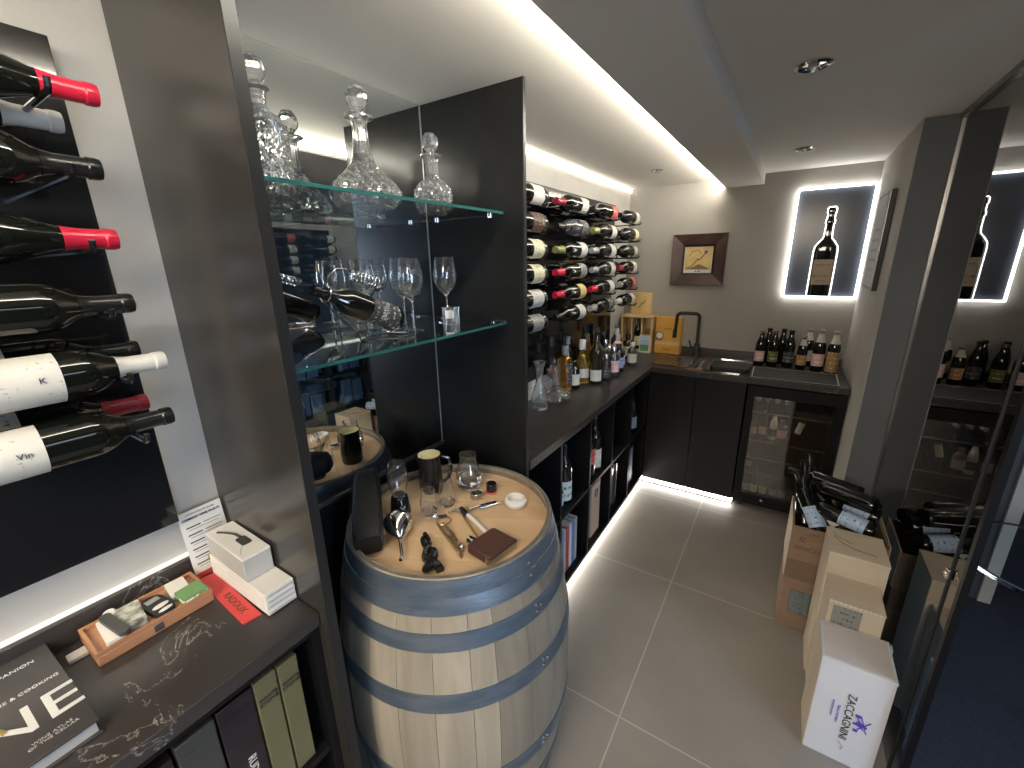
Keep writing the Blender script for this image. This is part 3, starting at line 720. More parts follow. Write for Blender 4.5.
part('lamp', MB().box(-.1, .3, 3.10, 3.12, .832, .838), emis('fridge_lamp', (1., .88, .70), 26.), t)
GF = 'bottles inside the drinks fridge'
k = 0
frs = [(-.085, .49, 'slim', 'l_yellow', 'yellow label', 'grey_glass', .62), (-.035, .49, 'beer', 'l_white', 'white label', 'grey_glass', .78), (.025, .49, 'beer', 'l_dark', 'black and white label', 'oil_white', .72), (.075, .49, 'squat', 'l_pink', 'rosy label', 'grey_glass', .85),
       (-.09, .255, 'squat', 'l_grey', 'grey label', 'grey_glass', .65), (-.085, .068, 'beer', 'l_grey', 'grey label', 'grey_glass', .72), (-.035, .068, 'beer', 'l_cream', 'cream label', 'grey_glass', .74), (.02, .068, 'beer', 'l_grey', 'dull grey label', 'grey_glass', .74), (.075, .068, 'beer', 'l_olive', 'olive label', 'grey_glass', .74), (.13, .068, 'beer', 'l_grey', 'pale grey label', 'grey_glass', .74)]
for i, (x, z, kd, lb, w, g, s) in enumerate(frs):
    bottle('small bottle with %s on the %s shelf of the drinks fridge, %s' % (w, {.49: 'middle', .255: 'lower', .068: 'bottom'}[z], ('leftmost', 'second', 'third', 'fourth', 'leftmost', 'leftmost', 'second', 'third', 'fourth', 'fifth')[i]), (x, 3.09, z), kd, g, 'copper', lb, (0, 0, 1), (0, -1, 0), s, GF, 'beer_bottle', capname='cap')
bottle('white labelled bottle lying tilted at the right of the drinks fridge', (.175, 3.09, .64), 'slim', 'dark_glass', 'black_cap', 'l_white', (-.25, -.1, -1), (0, -1, 0), .55, GF, lz=(.02, .15))
for i in range(8):
    x = -.085 + (i % 4) * .055 + (i // 4) * .02; z = .708 + (i // 4) * .04
    bottle('small bottle lying end-on on the top fridge shelf, %s layer, %s from left' % (('lower', 'upper')[i // 4], ORD[i % 4]), (x, 3.30, z), 'squat', 'grey_glass', 'steel', None, (0, -1, 0), (1, 0, 0), .55, GF, 'small_bottle', capname='cap')

# ---- nine beer bottles and bar mat
t = thing('bar_mat', 'black bar mat with a white border in front of the beer bottles', 'mat', (.08, 3.11, HC))
part('rubber_mat', MB().prism([(-.137, 2.952), (.305, 2.968), (.312, 3.105), (-.144, 3.10)][:0] or [(-.137, 2.952), (.307, 2.962), (.312, 3.262), (-.144, 3.258)], HC + .0005, HC + .006), 'matte_dark_rubber', t, smooth=False)
m = MB()
q = [(-.137, 2.952), (.307, 2.962), (.312, 3.262), (-.144, 3.258)]; cx, cy = .085, 3.108
for i in range(4):
    a, b = q[i], q[(i + 1) % 4]; s = .975
    ai = (cx + (a[0] - cx) * s, cy + (a[1] - cy) * (s - .01)); bi = (cx + (b[0] - cx) * s, cy + (b[1] - cy) * (s - .01))
    m.add([(a[0], a[1], HC + .0062), (b[0], b[1], HC + .0062), (bi[0], bi[1], HC + .0062), (ai[0], ai[1], HC + .0062), (a[0], a[1], HC + .0070), (b[0], b[1], HC + .0070), (bi[0], bi[1], HC + .0070), (ai[0], ai[1], HC + .0070)],
          [(3, 2, 1, 0), (4, 5, 6, 7), (0, 1, 5, 4), (2, 3, 7, 6), (1, 2, 6, 5), (3, 0, 4, 7)])
part('white_border', m, 'white_print', t, smooth=False)
beers = [(-.124, 3.335, 'l_pink', 'copper', 'pink round label, leftmost in front', 1.0, None), (-.085, 3.455, None, 'black_cap', 'no visible label, behind the pink labelled one', 1.02, None),
         (-.046, 3.345, 'l_olive', 'copper', 'white lettering on an olive label', 1.02, None), (.0, 3.470, None, 'black_cap', 'no visible label, behind the olive labelled one', 1.02, None),
         (.045, 3.36, 'l_dark', 'black_cap', 'dark round label', 1.05, None), (.118, 3.335, 'l_orange', 'grey_cap', 'orange and white label', .95, (.17, .215, 'l_white')),
         (.150, 3.475, 'l_white', 'grey_cap', 'pale neck foil, behind the orange labelled one', 1.05, (.17, .22, 'l_white')), (.205, 3.325, 'l_pink', 'grey_cap', 'white and red label and silver neck', 1.13, (.17, .22, 'l_white')),
         (.280, 3.31, 'l_orange', 'grey_cap', 'tall orange label, rightmost of the group', 1.12, (.17, .22, 'l_white'))]
for x, y, lab, cap, w, s, l2 in beers:
    bottle('brown beer bottle with ' + w + ', on the back worktop', (x, y, HC + .0005), 'beer', 'dark_glass', cap, lab, (0, 0, 1), (.0, -1, 0), s, 'beer bottles on the back worktop', 'beer_bottle', capname='crown_cap', lab2=l2,
           lz=(.01, .125) if 'tall orange' in w else None)

# ---- sink, tap, drainer, chopping board
def rrect(cx, cy, w, h, r, n=6):
    pts = []
    for sx, sy, a in ((1, 1, 0), (-1, 1, PI / 2), (-1, -1, PI), (1, -1, 1.5 * PI)):
        for k in range(n + 1):
            t = a + PI / 2 * k / n; pts.append((cx + sx * (w / 2 - r) + r * cos(t), cy + sy * (h / 2 - r) + r * sin(t)))
    return pts
def ring_prism(o, i, z0, z1):
    m = MB(); n = len(o)
    vs = [(x, y, z0) for x, y in o] + [(x, y, z1) for x, y in o] + [(x, y, z0) for x, y in i] + [(x, y, z1) for x, y in i]
    fs = []
    for k in range(n):
        j = (k + 1) % n
        fs += [(k, j, n + j, n + k), (2 * n + j, 2 * n + k, 3 * n + k, 3 * n + j), (n + k, n + j, 3 * n + j, 3 * n + k), (j, k, 2 * n + k, 2 * n + j)]
    return m.add(vs, fs)
t = thing('sink', 'small steel sink with a bright rim on the back worktop', 'sink', (-.29, 3.20, HC))
part('rim', ring_prism(rrect(-.285, 3.21, .25, .42, .05), rrect(-.285, 3.21, .225, .395, .04), HC + .0005, HC + .006), 'chrome', t)
part('basin', MB().prism(rrect(-.285, 3.21, .224, .394, .04), HC + .0005, HC + .0015), 'steel', t)
part('drain', MB().lathe([(0, 0), (.03, 0), (.028, .003), (0, .002)], 20, T_(-.285, 3.28, HC + .0016)), 'chrome', t)
solo('chopping_board', 'black board lying over the front half of the sink', 'board', MB().prism(rrect(-.275, 3.12, .235, .20, .03), HC + .0065, HC + .030), 'rubber', bevel=.003)
t = thing('draining_tray', 'perforated dark metal draining tray left of the tap', 'tray', (-.62, 3.18, HC))
part('tray_plate', MB().prism(rrect(-.60, 3.19, .36, .34, .015), HC + .0005, HC + .004), 'gloss_black', t)
part('tray_rim', ring_prism(rrect(-.60, 3.19, .362, .342, .016), rrect(-.60, 3.19, .35, .33, .012), HC + .0041, HC + .007), 'copper', t)
for i in range(9):
    y = 3.06 + i * .032
    m = MB()
    for j in range(9): m.box(-.76 + j * .036, -.742 + j * .036, y, y + .010, HC + .0042, HC + .0052)
    part('slot_row', m, 'steel', t, smooth=False)
t = thing('kitchen_tap', 'matt black swan-neck tap behind the sink', 'tap', (-.545, 3.42, HC))
part('base', MB().lathe([(0, 0), (.026, 0), (.024, .012), (.021, .02), (.021, .095), (.015, .105), (0, .105)], 24, T_(-.545, 3.42, HC + .0005)), 'rubber', t)
pp = [(-.545, 3.42, 1.02), (-.545, 3.42, 1.20)]
for k in range(7):
    a = PI / 2 * k / 6; pp.append((-.575 + .03 * cos(a), 3.42 - .0 * k, 1.215 + .03 * sin(a)))
for k in range(7):
    a = PI / 2 + PI / 2 * k / 6; pp.append((-.675 + .03 * cos(a), 3.42, 1.215 + .03 * sin(a)))
pp += [(-.706, 3.42, 1.17), (-.712, 3.42, 1.10)]
part('spout', MB().tube(pp, .0125, 14), 'rubber', t)
part('nozzle', MB().tube([(-.711, 3.42, 1.12), (-.7135, 3.42, 1.055)], .0155, 14), 'rubber', t)
part('lever', MB().tube([(-.545, 3.40, .985), (-.578, 3.37, 1.005), (-.592, 3.36, 1.05)], .006, 10), 'rubber', t)

# ---- boxes in the corner
t = thing('tasting_box', 'yellow orange printed box standing in the back corner', 'box', (-.76, 3.47, HC))
part('carton', MB().box(-.862, -.672, 3.43, 3.52, HC + .0005, 1.205), 'orange_box', t, bevel=.002)
part('pale_band', MB().box(-.861, -.673, 3.4285, 3.4298, .985, 1.02), 'l_yellow', t)
m = MB(); m.lathe([(0, 0), (.034, 0), (.034, .0012), (0, .0012)], 24, T_(-.83, 3.4285, 1.06) @ R_(PI / 2, 'X')); part('print_disc', m, 'art_brown', t)
m = MB(); m.lathe([(0, 0), (.024, 0), (.024, .0006), (0, .0006)], 24, T_(-.828, 3.4272, 1.062) @ R_(PI / 2, 'X')); part('print_bird', m, 'white_print', t)
part('print_red', MB().box(-.86, -.80, 3.4280, 3.4294, 1.022, 1.036), 'art_red', t)
lettering('MORAL', .018, 'brown_ink', t, plane_m((-.765, 3.4285, 1.115), (1, 0, 0), (0, 0, 1)))
lettering('RIESERVA', .015, 'brown_ink', t, plane_m((-.765, 3.428, .955), (1, 0, 0), (0, 0, 1)))
t = thing('wooden_panel_box', 'tall pine box lid leaning on the back wall above the bottle display', 'box', (-1.03, 3.50, 1.215))
part('panel', MB().box(-1.09, -.93, 3.50, 3.54, 1.215, 1.385), 'pine', t, bevel=.002)
m = MB(); m.tube([(-1.03, 3.4985, 1.26), (-1.01, 3.4985, 1.29), (-.99, 3.4985, 1.30), (-.975, 3.4985, 1.325)], .003, 6).tube([(-1.01, 3.4985, 1.29), (-1.0, 3.4985, 1.315)], .002, 6)
part('burnt_mark', m, 'brown_ink', t)
t = thing('display_box', 'pale wooden display box holding a miniature bottle and two glasses', 'box', (-1.01, 3.46, HC))
m = MB(); m.box(-1.135, -1.12, 3.40, 3.53, HC + .0005, 1.195).box(-.895, -.88, 3.40, 3.53, HC + .0005, 1.195).box(-1.12, -.895, 3.40, 3.53, HC + .0005, .935)
part('frame', m, 'pine', t)
part('back_board', MB().box(-1.119, -.896, 3.52, 3.529, .936, 1.19), 'pine', t)
part('top_board', MB().box(-1.14, -.872, 3.39, 3.535, 1.196, 1.212), 'pine', t, bevel=.002)
part('divider', MB().box(-1.055, -1.045, 3.41, 3.519, .936, 1.194), 'pine', t); part('divider', MB().box(-.972, -.962, 3.41, 3.519, .936, 1.194), 'pine', t)
bottle('dark miniature bottle with cream label inside the wooden display box', (-1.008, 3.46, .9365), 'bordeaux', 'dark_glass', 'black_cap', 'l_cream', (0, 0, 1), (.2, -1, 0), .82)
def tumbler(name, label, x, y, z, prof, cat='glass', mat='clear', group=None):
    return solo(name, label, cat, MB().lathe(prof, 32, T_(x, y, z)), mat, group)
def wallglass(r_out, th):   # closed glass profile from outer outline
    inner = [(max(r - th, .0005), z) for r, z in r_out[1:]][::-1]
    return r_out + inner
for x, w in ((-1.088, 'left'), (-.928, 'right')):
    tumbler('tasting_glass', 'clear tasting glass in the %s bay of the wooden display box' % w, x, 3.46, .9365, [(0, 0), (.022, 0), (.022, .004), (.004, .010), (.004, .075), (.018, .095), (.025, .125), (.021, .17), (.0195, .17), (.0235, .125), (.0165, .098), (0, .085)])
t = thing('greeting_card', 'small white card with green and blue picture leaning on the display box', 'card', (-.93, 3.39, HC))
part('card_sheet', MB().box(-.972, -.888, 3.385, 3.389, HC + .0005, 1.062), 'white_print', t)
part('sky_print', MB().box(-.962, -.898, 3.3835, 3.3849, .985, 1.05), 'l_blue', t)
part('field_print', MB().box(-.962, -.898, 3.3833, 3.3849, .935, .985), pbr('green_print', (.12, .33, .15), .5), t)

# ---- spirits and glasses on the side worktop
def ws(label, x, y, kind, gl, cap, lab, s=1., xd=(.5, -1, 0), **k):
    k.setdefault('name', 'spirit_bottle'); k.setdefault('group', 'bottles on the side worktop')
    return bottle(label, (x, y, HC + .0005), kind, gl, cap, lab, (0, 0, 1), xd, s, capname='stopper' if kind in ('whisky', 'round', 'squat') else 'capsule', **k)
ws('amber whisky bottle with grey stopper behind the decanters', -1.04, 2.165, 'whisky', 'amber', 'grey_cap', 'l_dark', 1.06, xd=(1, .2, 0), lz=(.03, .15), arc=1.0)
ws('dark narrow bottle standing behind the amber whisky bottle', -1.112, 2.35, 'slim', 'dark_glass', 'grey_cap', None, .98)
ws('dark bottle with white label right of the amber whisky bottle', -1.005, 2.215, 'squat', 'dark_glass', None, 'l_white', 1.0)
ws('round flask of yellow spirit with white label', -1.02, 2.36, 'round', 'yellow_spirit', 'white_cap', 'l_white', 1.08, xd=(1, -.3, 0))
ws('tall olive wine bottle with square white label at the front of the row', -.935, 2.375, 'bordeaux', 'olive_glass', None, 'l_white', 1.06, lz=(.02, .085), arc=.9)
ws('brown amber bottle behind the tall olive one', -1.03, 2.46, 'slim', 'amber', 'gold_cap', None, 1.0)
ws('short dark purple bottle right of the olive one', -.905, 2.465, 'squat', 'purple_box', 'steel', 'l_dark', 1.0)
ws('clear looking bottle with beige label and silver cap', -.905, 2.60, 'squat', 'grey_glass', 'steel', 'l_pink', 1.15)
ws('dark bottle with blue white label near the corner', -.915, 2.72, 'squat', 'dark_glass', 'black_cap', 'l_blue', 1.1)
ws('short bottle with blue label behind the corner bottles', -.935, 2.82, 'squat', 'grey_glass', 'grey_cap', 'l_blue', 1.0)
ws('square looking clear bottle with white label, last on the side worktop', -.885, 2.925, 'squat', 'grey_glass', 'white_cap', 'l_white', .98)
ws('tall dark wine bottle with white label behind the amber bottles', -.99, 2.53, 'bordeaux', 'dark_glass', 'black_cap', 'l_white', .95)
ws('tall black wine bottle against the wall, left of its pair', -1.115, 2.62, 'bordeaux', 'dark_glass', 'black_cap', None, 1.0, name='wine_bottle')
ws('tall black wine bottle against the wall, right of its pair', -1.105, 2.74, 'bordeaux', 'dark_glass', 'black_cap', None, 1.0, name='wine_bottle')
ws('grey stoppered bottle in the middle of the crowded row', -.985, 2.66, 'whisky', 'grey_glass', 'steel', 'l_white', .9)
ws('ruby liqueur bottle near the corner', -1.0, 2.95, 'whisky', 'l_pink', 'white_cap', 'l_red', .85)
ws('smoky bottle with pale stopper near the corner by the wall', -1.05, 3.06, 'whisky', 'grey_glass', 'white_cap', 'l_pink', .95)
ws('slim bottle with cork stopper near the display box', -1.09, 3.16, 'slim', 'grey_glass', 'green_cap', 'l_white', .85)
ws('small brown bottle with cream label left of the greeting card', -.98, 3.12, 'squat', 'olive_glass', 'black_cap', 'l_cream', 1.1)
t = thing('glass_carafe', 'clear cut glass carafe beside the tall divider', 'carafe', (-1.0, 1.80, HC))
out_ = [(0, 0), (.040, 0), (.043, .01), (.045, .05), (.038, .085), (.020, .13), (.017, .17), (.022, .215), (.033, .245)]
part('carafe_body', MB().lathe(out_ + [(.030, .244), (.0195, .215), (.0145, .17), (.017, .135), (.034, .085), (.040, .05), (.038, .015), (0, .012)], 48, T_(-1.005, 1.80, HC + .0005), lambda a, z: 1 - .05 * abs(sin(8 * a + z * 60)) * (z < .11)), 'crystal', t)
t = thing('ship_decanter', 'wide clear wine decanter lying low beside the carafe', 'decanter', (-.99, 1.98, HC))
part('decanter_body', MB().lathe([(0, 0), (.060, 0), (.078, .012), (.072, .035), (.035, .060), (.016, .085), (.014, .15), (.024, .185), (.022, .184), (.012, .15), (.014, .087), (.033, .056), (.068, .032), (.073, .014), (0, .008)], 40, T_(-.995, 1.97, HC + .0005)), 'clear', t)
t = thing('wine_glass', 'large balloon wine glass with pinkish wine behind the decanter', 'glass', (-1.085, 2.10, HC))
gp = [(0, 0), (.034, 0), (.034, .002), (.005, .008), (.004, .07), (.02, .082), (.040, .115), (.045, .15), (.040, .195), (.0385, .195), (.0435, .15), (.0385, .116), (.018, .085), (0, .080)]
part('glass_bowl', MB().lathe(gp, 32, T_(-1.085, 2.10, HC + .0005)), 'clear', t)
part('wine', MB().lathe([(0, .083), (.018, .0865), (.0365, .116), (.040, .13), (0, .13)], 32, T_(-1.085, 2.10, HC + .0005)), pbr('rose_wine', (.45, .20, .13), .1), t, label='pinkish wine')
t = thing('price_card', 'white slanted card strip leaning on the lit wall', 'card', (-1.13, 2.0, HC))

part('card_sheet', MB().box(-.002, 0, -.17, .17, 0, .10, T_(-1.115, 2.03, HC + .001) @ R_(-.22, 'Y')), 'paper', t)
part('ink_rows', MB().box(.0002, .0006, -.15, .15, .055, .06, T_(-1.115, 2.03, HC + .001) @ R_(-.22, 'Y')), 'grey_card', t)

# ---- lit bottle sign in the wall
SX0, SX1, SZ0, SZ1 = -.038, .345, 1.385, 2.050
t = thing('light_box_sign', 'lit square wall sign with the outline of a wine bottle', 'sign', (.155, YB, SZ0))
part('back_plate', MB().box(SX0, SX1, YB - .012, YB - .002, SZ0, SZ1), 'sign_back', t)
m = MB(); w = .010
m.box(SX0 - w, SX0, YB - .030, YB - .002, SZ0 - w, SZ1 + w).box(SX1, SX1 + w, YB - .030, YB - .002, SZ0 - w, SZ1 + w).box(SX0, SX1, YB - .030, YB - .002, SZ0 - w, SZ0).box(SX0, SX1, YB - .030, YB - .002, SZ1, SZ1 + w)
part('light_border', m, 'led_soft', t, smooth=False, label='glowing white border')
hb = [(.062, 0), (.064, .02), (.064, .285), (.060, .315), (.040, .345), (.024, .365), (.021, .39), (.020, .45), (.024, .455), (.024, .475), (.020, .48), (.020, .515), (.024, .52), (.023, .545), (.018, .553)]
bx = .152
pr_ = [(0, 0)] + [(r * .97, z) for r, z in hb] + [(0, .553)]
part('bottle_shape', MB().lathe(pr_, 40, T_(bx, YB - .022, SZ0 + .001) @ Matrix.Diagonal((1, .14, 1, 1))), 'dark_glass', t)
op = [(bx - r, YB - .030, SZ0 + .001 + z) for r, z in hb] + [(bx + r, YB - .030, SZ0 + .001 + z) for r, z in hb[::-1]]
part('outline_light', MB().tube(op, .0028, 8), 'neon', t, label='white glowing bottle outline')
part('paper_label', MB().box(bx - .052, bx + .052, YB - .0350, YB - .0335, SZ0 + .075, SZ0 + .235), pbr('beige_label', (.50, .40, .29), .6), t)
lettering('GRAND VIN', .015, 'brown_ink', t, plane_m((bx, YB - .0355, SZ0 + .20), (1, 0, 0), (0, 0, 1)))
lettering('CHATEAU', .013, 'brown_ink', t, plane_m((bx + .006, YB - .0355, SZ0 + .130), (1, 0, 0), (0, 0, 1)))
lettering('ROUGE', .014, 'brown_ink', t, plane_m((bx, YB - .0355, SZ0 + .10), (1, 0, 0), (0, 0, 1)))
part('stamp', MB().lathe([(0, 0), (.006, 0), (.006, .0006), (0, .0006)], 16, T_(bx - .038, YB - .0352, SZ0 + .13) @ R_(PI / 2, 'X')), 'brown_ink', t)

# ---- pictures
def mitred(x0, x1, z0, z1, w, y, d, raise_=.012):
    m = MB(); o = [(x0, z0), (x1, z0), (x1, z1), (x0, z1)]; i = [(x0 + w, z0 + w), (x1 - w, z0 + w), (x1 - w, z1 - w), (x0 + w, z1 - w)]
    for k in range(4):
        j = (k + 1) % 4
        vs = [(o[k][0], y, o[k][1]), (o[j][0], y, o[j][1]), (i[j][0], y, i[j][1]), (i[k][0], y, i[k][1])]
        vs += [(o[k][0], y - d, o[k][1]), (o[j][0], y - d, o[j][1]), (i[j][0], y - d + raise_, i[j][1]), (i[k][0], y - d + raise_, i[k][1])]
        m.add(vs, [(0, 1, 2, 3), (7, 6, 5, 4), (0, 4, 5, 1), (1, 5, 6, 2), (2, 6, 7, 3), (3, 7, 4, 0)])
    return m
t = thing('framed_picture', 'square ochre picture in a wide dark wood frame on the back wall', 'picture', (-.61, YB, 1.445))
part('frame', mitred(-.802, -.428, 1.447, 1.815, .075, YB - .002, .035, .018), 'frame_wood', t, smooth=False, bevel=.0015)
part('inner_frame', mitred(-.727, -.503, 1.522, 1.740, .014, YB - .002, .020, .004), 'frame_black', t, smooth=False)
part('print_sheet', MB().box(-.713, -.517, YB - .010, YB - .006, 1.536, 1.726), 'white_print', t)
part('print_field', MB().box(-.709, -.521, YB - .0108, YB - .0101, 1.560, 1.722), 'art_yellow', t)
m = MB(); yy = YB - .0114
m.tube([(-.70, yy, 1.57), (-.66, yy, 1.585), (-.63, yy, 1.62), (-.60, yy, 1.64), (-.575, yy, 1.67), (-.56, yy, 1.69)], .004, 6).tube([(-.68, yy, 1.66), (-.66, yy, 1.69), (-.62, yy, 1.70), (-.60, yy, 1.68)], .0028, 6)
m.add([(-.705, yy, 1.562), (-.53, yy, 1.562), (-.57, yy, 1.585), (-.61, yy, 1.60), (-.65, yy, 1.58)], [(0, 1, 2, 3, 4)])
part('brown_shapes', m, 'art_brown', t)
part('red_shape', MB().sphere((-.615, yy, 1.64), .010, 10, (1.4, .08, .6)), 'art_red', t); part('white_shape', MB().sphere((-.612, yy - .0005, 1.646), .010, 10, (1.6, .08, .5)), 'white_print', t)
part('blue_shape', MB().sphere((-.565, yy, 1.686), .012, 10, (1, .08, 1)), 'purple', t)
lettering('B. 100', .014, 'ink', t, plane_m((-.613, YB - .0103, 1.548), (1, 0, 0), (0, 0, 1)), bold=.0006)
t = thing('framed_picture', 'narrow looking black framed grey print on the right wall', 'picture', (XR - .004, 3.10, 1.46))
part('frame', MB().box(XR - .026, XR - .005, 2.83, 3.215, 1.468, 1.945), 'frame_black', t, bevel=.002)
part('print_sheet', MB().box(XR - .0275, XR - .0262, 2.865, 3.20, 1.485, 1.93), 'grey_card', t)
part('silver_lip', MB().box(XR - .0272, XR - .0262, 2.845, 2.853, 1.475, 1.94), 'steel', t)
m = MB()
for k in range(5): m.box(XR - .028, XR - .0277, 2.92, 3.13, 1.56 + k * .05, 1.575 + k * .05)
part('print_lines', m, 'l_grey', t)

# ---- downlights
def downlight(x, y, z, label, r=.043):
    t = thing('downlight', label, 'ceiling light', (x, y, z), 'ceiling downlights')
    part('bezel', MB().lathe([(r, 0), (r, -.004), (r * .80, -.009), (r * .72, -.004), (r * .72, -.001)], 32, T_(x, y, z - .0003)), 'chrome', t)
    part('reflector', MB().lathe([(r * .72, -.0015), (r * .4, -.0008), (0, -.0008)], 24, T_(x, y, z - .0003)), 'chrome', t)
    part('lamp', MB().lathe([(0, -.010), (r * .28, -.008), (r * .30, -.001), (0, -.001)], 20, T_(x, y, z - .0009)), 'glass_lamp', t)
M['glass_lamp'] = pbr('frosted_lamp', (.5, .5, .5), .2)
downlight(-.033, 1.688, ZR, 'round chrome downlight in the right ceiling nearer the camera', .048)
downlight(-.039, 2.876, ZR, 'round chrome downlight in the right ceiling near the back wall', .045)
downlight(-.792, 2.896, ZL, 'small chrome downlight in the left ceiling', .036)

# ------------------------------------------------------------------ barrel
BX, BY, BH = -.777, .847, .93
def br(z): return .36 - (.36 - .298) * ((z - BH / 2) / (BH / 2)) ** 2
t = thing('wine_barrel', 'oak wine barrel with blue grey hoops used as a table', 'barrel', (BX, BY, 0))
m = MB(); NS = 26; zs = [BH * i / 20 for i in range(21)]
random.seed(3); ws_ = [random.uniform(.75, 1.3) for _ in range(NS)]; tot = sum(ws_); a = .35
for w in ws_:
    da = 2 * PI * w / tot; g = .0035; vs = []; ns = 4
    for z in zs:
        for k in range(ns + 1):
            tt = a + g / 2 + (da - g) * k / ns; vs.append((BX + br(z) * cos(tt), BY + br(z) * sin(tt), z))
        for k in range(ns, -1, -1):
            tt = a + g / 2 + (da - g) * k / ns; r2 = br(z) - .0125; vs.append((BX + r2 * cos(tt), BY + r2 * sin(tt), z))
    c = 2 * (ns + 1); fs = []
    for i in range(len(zs) - 1):
        for k in range(c):
            j = (k + 1) % c; fs.append((i * c + k, i * c + j, (i + 1) * c + j, (i + 1) * c + k))
    fs.append(tuple(range(c))[::-1]); fs.append(tuple(range((len(zs) - 1) * c, len(zs) * c)))
    m.add(vs, fs); a += da
part('staves', m, 'stave', t, ang=40)
m = MB(); n = 40     # chime lip showing above the head
m.lathe([(br(.905) - .0130, .885), (br(.93) - .0100, .9302), (br(.93) - .001, .9302), (br(.93) + .0002, .926)], 64, T_(BX, BY, 0))
part('chime', m, 'rim', t, label='dark stained barrel lip')
HZ = .900
m = MB(); rr = br(.9) - .0132
edges = [-rr + 2 * rr * i / 6 for i in range(7)]
for a0, a1 in zip(edges, edges[1:]):
    a1 -= .0012; pts = []
    for k in range(13):
        y = a0 + (a1 - a0) * k / 12; pts.append((math.sqrt(max(rr * rr - y * y, 0)), y))
    for k in range(12, -1, -1):
        y = a0 + (a1 - a0) * k / 12; pts.append((-math.sqrt(max(rr * rr - y * y, 0)), y))
    m.prism(pts, HZ - .02, HZ, T_(BX, BY, 0) @ R_(.5, 'Z'))
part('head', m, 'head', t, smooth=False, label='pale oak barrel head')
solo_h = [(.842, .926, .0035), (.752, .798, .003), (.584, .636, .003), (.294, .346, .003), (.132, .178, .003), (.004, .088, .0035)]
for z0, z1, th in solo_h:
    m = MB()
    pf = [(br(z0) - .001, z0), (br(z0) + th, z0), (br((z0 + z1) / 2) + th * 1.05, (z0 + z1) / 2)]
    if z1 > .9: pf += [(br(.888) + th, .887), (br(.884) + th + .0018, .884), (br(.884) + th + .0018, .880)][::-1][0:0] + [(br(.885) + th, .885), (br(.887) + th - .0016, .8855), (br(.888) + th - .0016, .888)]
    pf += [(br(z1) + th, z1), (br(z1) - .001, z1)]
    m.lathe(pf, 96, T_(BX, BY, 0))
    h = part('hoop', m, 'hoop', t, ang=50)
    r0 = br((z0 + z1) / 2) + th
    for aa, zz in ((-.18, .3), (-.18, .7), (-.13, .5)):
        z = z0 + (z1 - z0) * zz
        part('rivet', MB().lathe([(0, 0), (.006, 0), (.004, .003), (0, .004)], 12, T_(BX, BY, 0) @ R_(aa, 'Z') @ T_(br(z) + th - .0005, 0, z) @ R_(PI / 2, 'Y')), 'steel', h)

# ---- things on the barrel
def L(label, name, cat, x, y): return thing(name, label, cat, (x, y, HZ))
Z1 = HZ + .0005
t = L('clear tulip glass upside down on a black stand on the barrel', 'tasting_glass', 'glass', -.935, .785)
part('glass_bowl', MB().lathe([(.020, .062), (.026, .085), (.032, .115), (.031, .14), (.025, .17), (.0235, .17), (.0295, .14), (.0305, .115), (.0245, .086), (.0185, .064), (.0005, .062), (.0005, .060), (.019, .060), (.020, .062)], 32, T_(-.935, .785, Z1)), 'clear', t)
part('stand', MB().lathe([(0, 0), (.032, 0), (.032, .006), (.025, .056), (.022, .0595), (0, .0595)], 32, T_(-.935, .785, Z1)), 'jug_black', t, label='black conical stand')
m = MB(); m.tube([(-.911, .765, .935), (-.906, .769, .925), (-.9035, .777, .935)], .0012, 6); part('tick_mark', m, 'white_print', t)
t = L('black glazed water jug with cream inside at the back of the barrel', 'water_jug', 'jug', -.925, .945)
jp = [(0, 0), (.040, 0), (.046, .01), (.047, .06), (.044, .10), (.043, .13), (.046, .143), (.044, .145)]
part('jug_body', MB().lathe(jp, 36, T_(-.945, .935, Z1) @ Matrix.Diagonal((.86, .86, .92, 1)), lambda a, z: 1 + (.28 * max(0, cos(a - 4.0)) ** 24 if z > .115 else 0)), 'jug_black', t)
part('jug_inside', MB().lathe([(.0435, .1445), (.0415, .128), (.0425, .05), (0, .03)], 36, T_(-.945, .935, Z1) @ Matrix.Diagonal((.86, .86, .92, 1))), 'jug_cream', t, label='cream glazed inside')
part('water', MB().lathe([(0, .122), (.0412, .122)], 32, T_(-.945, .935, Z1) @ Matrix.Diagonal((.86, .86, .92, 1))), 'jug_cream', t)
part('handle', MB().tube([(-.938 + .8 * .043 * cos(.7), .935 + .8 * .043 * sin(.7), Z1 + .125), (-.938 + .8 * .075 * cos(.7), .935 + .8 * .075 * sin(.7), Z1 + .118), (-.938 + .8 * .082 * cos(.7), .935 + .8 * .082 * sin(.7), Z1 + .08), (-.938 + .8 * .07 * cos(.7), .935 + .8 * .07 * sin(.7), Z1 + .045), (-.938 + .8 * .045 * cos(.7), .935 + .8 * .045 * sin(.7), Z1 + .03)], .0065, 10), 'jug_black', t)
t = L('clear stemless glass with narrow neck at the back of the barrel', 'stemless_glass', 'glass', -.845, 1.015)
part('glass_bowl', MB().lathe([(0, 0), (.030, 0), (.041, .012), (.045, .035), (.042, .062), (.033, .090), (.028, .108), (.030, .125), (.0285, .125), (.0265, .108), (.0315, .090), (.0402, .062), (.043, .035), (.039, .015), (0, .008)], 36, T_(-.845, 1.015, Z1)), 'clear', t)
part('water', MB().lathe([(0, .009), (.0375, .0155), (.0425, .034), (.0425, .040), (0, .040)], 36, T_(-.845, 1.015, Z1)), glass('water', (1, 1, 1), 0, 1.33), t)
sg = [(0, 0), (.022, 0), (.027, .01), (.0275, .04), (.0215, .072), (.0200, .085), (.0188, .085), (.0203, .072), (.026, .04), (.0255, .012), (0, .009)]
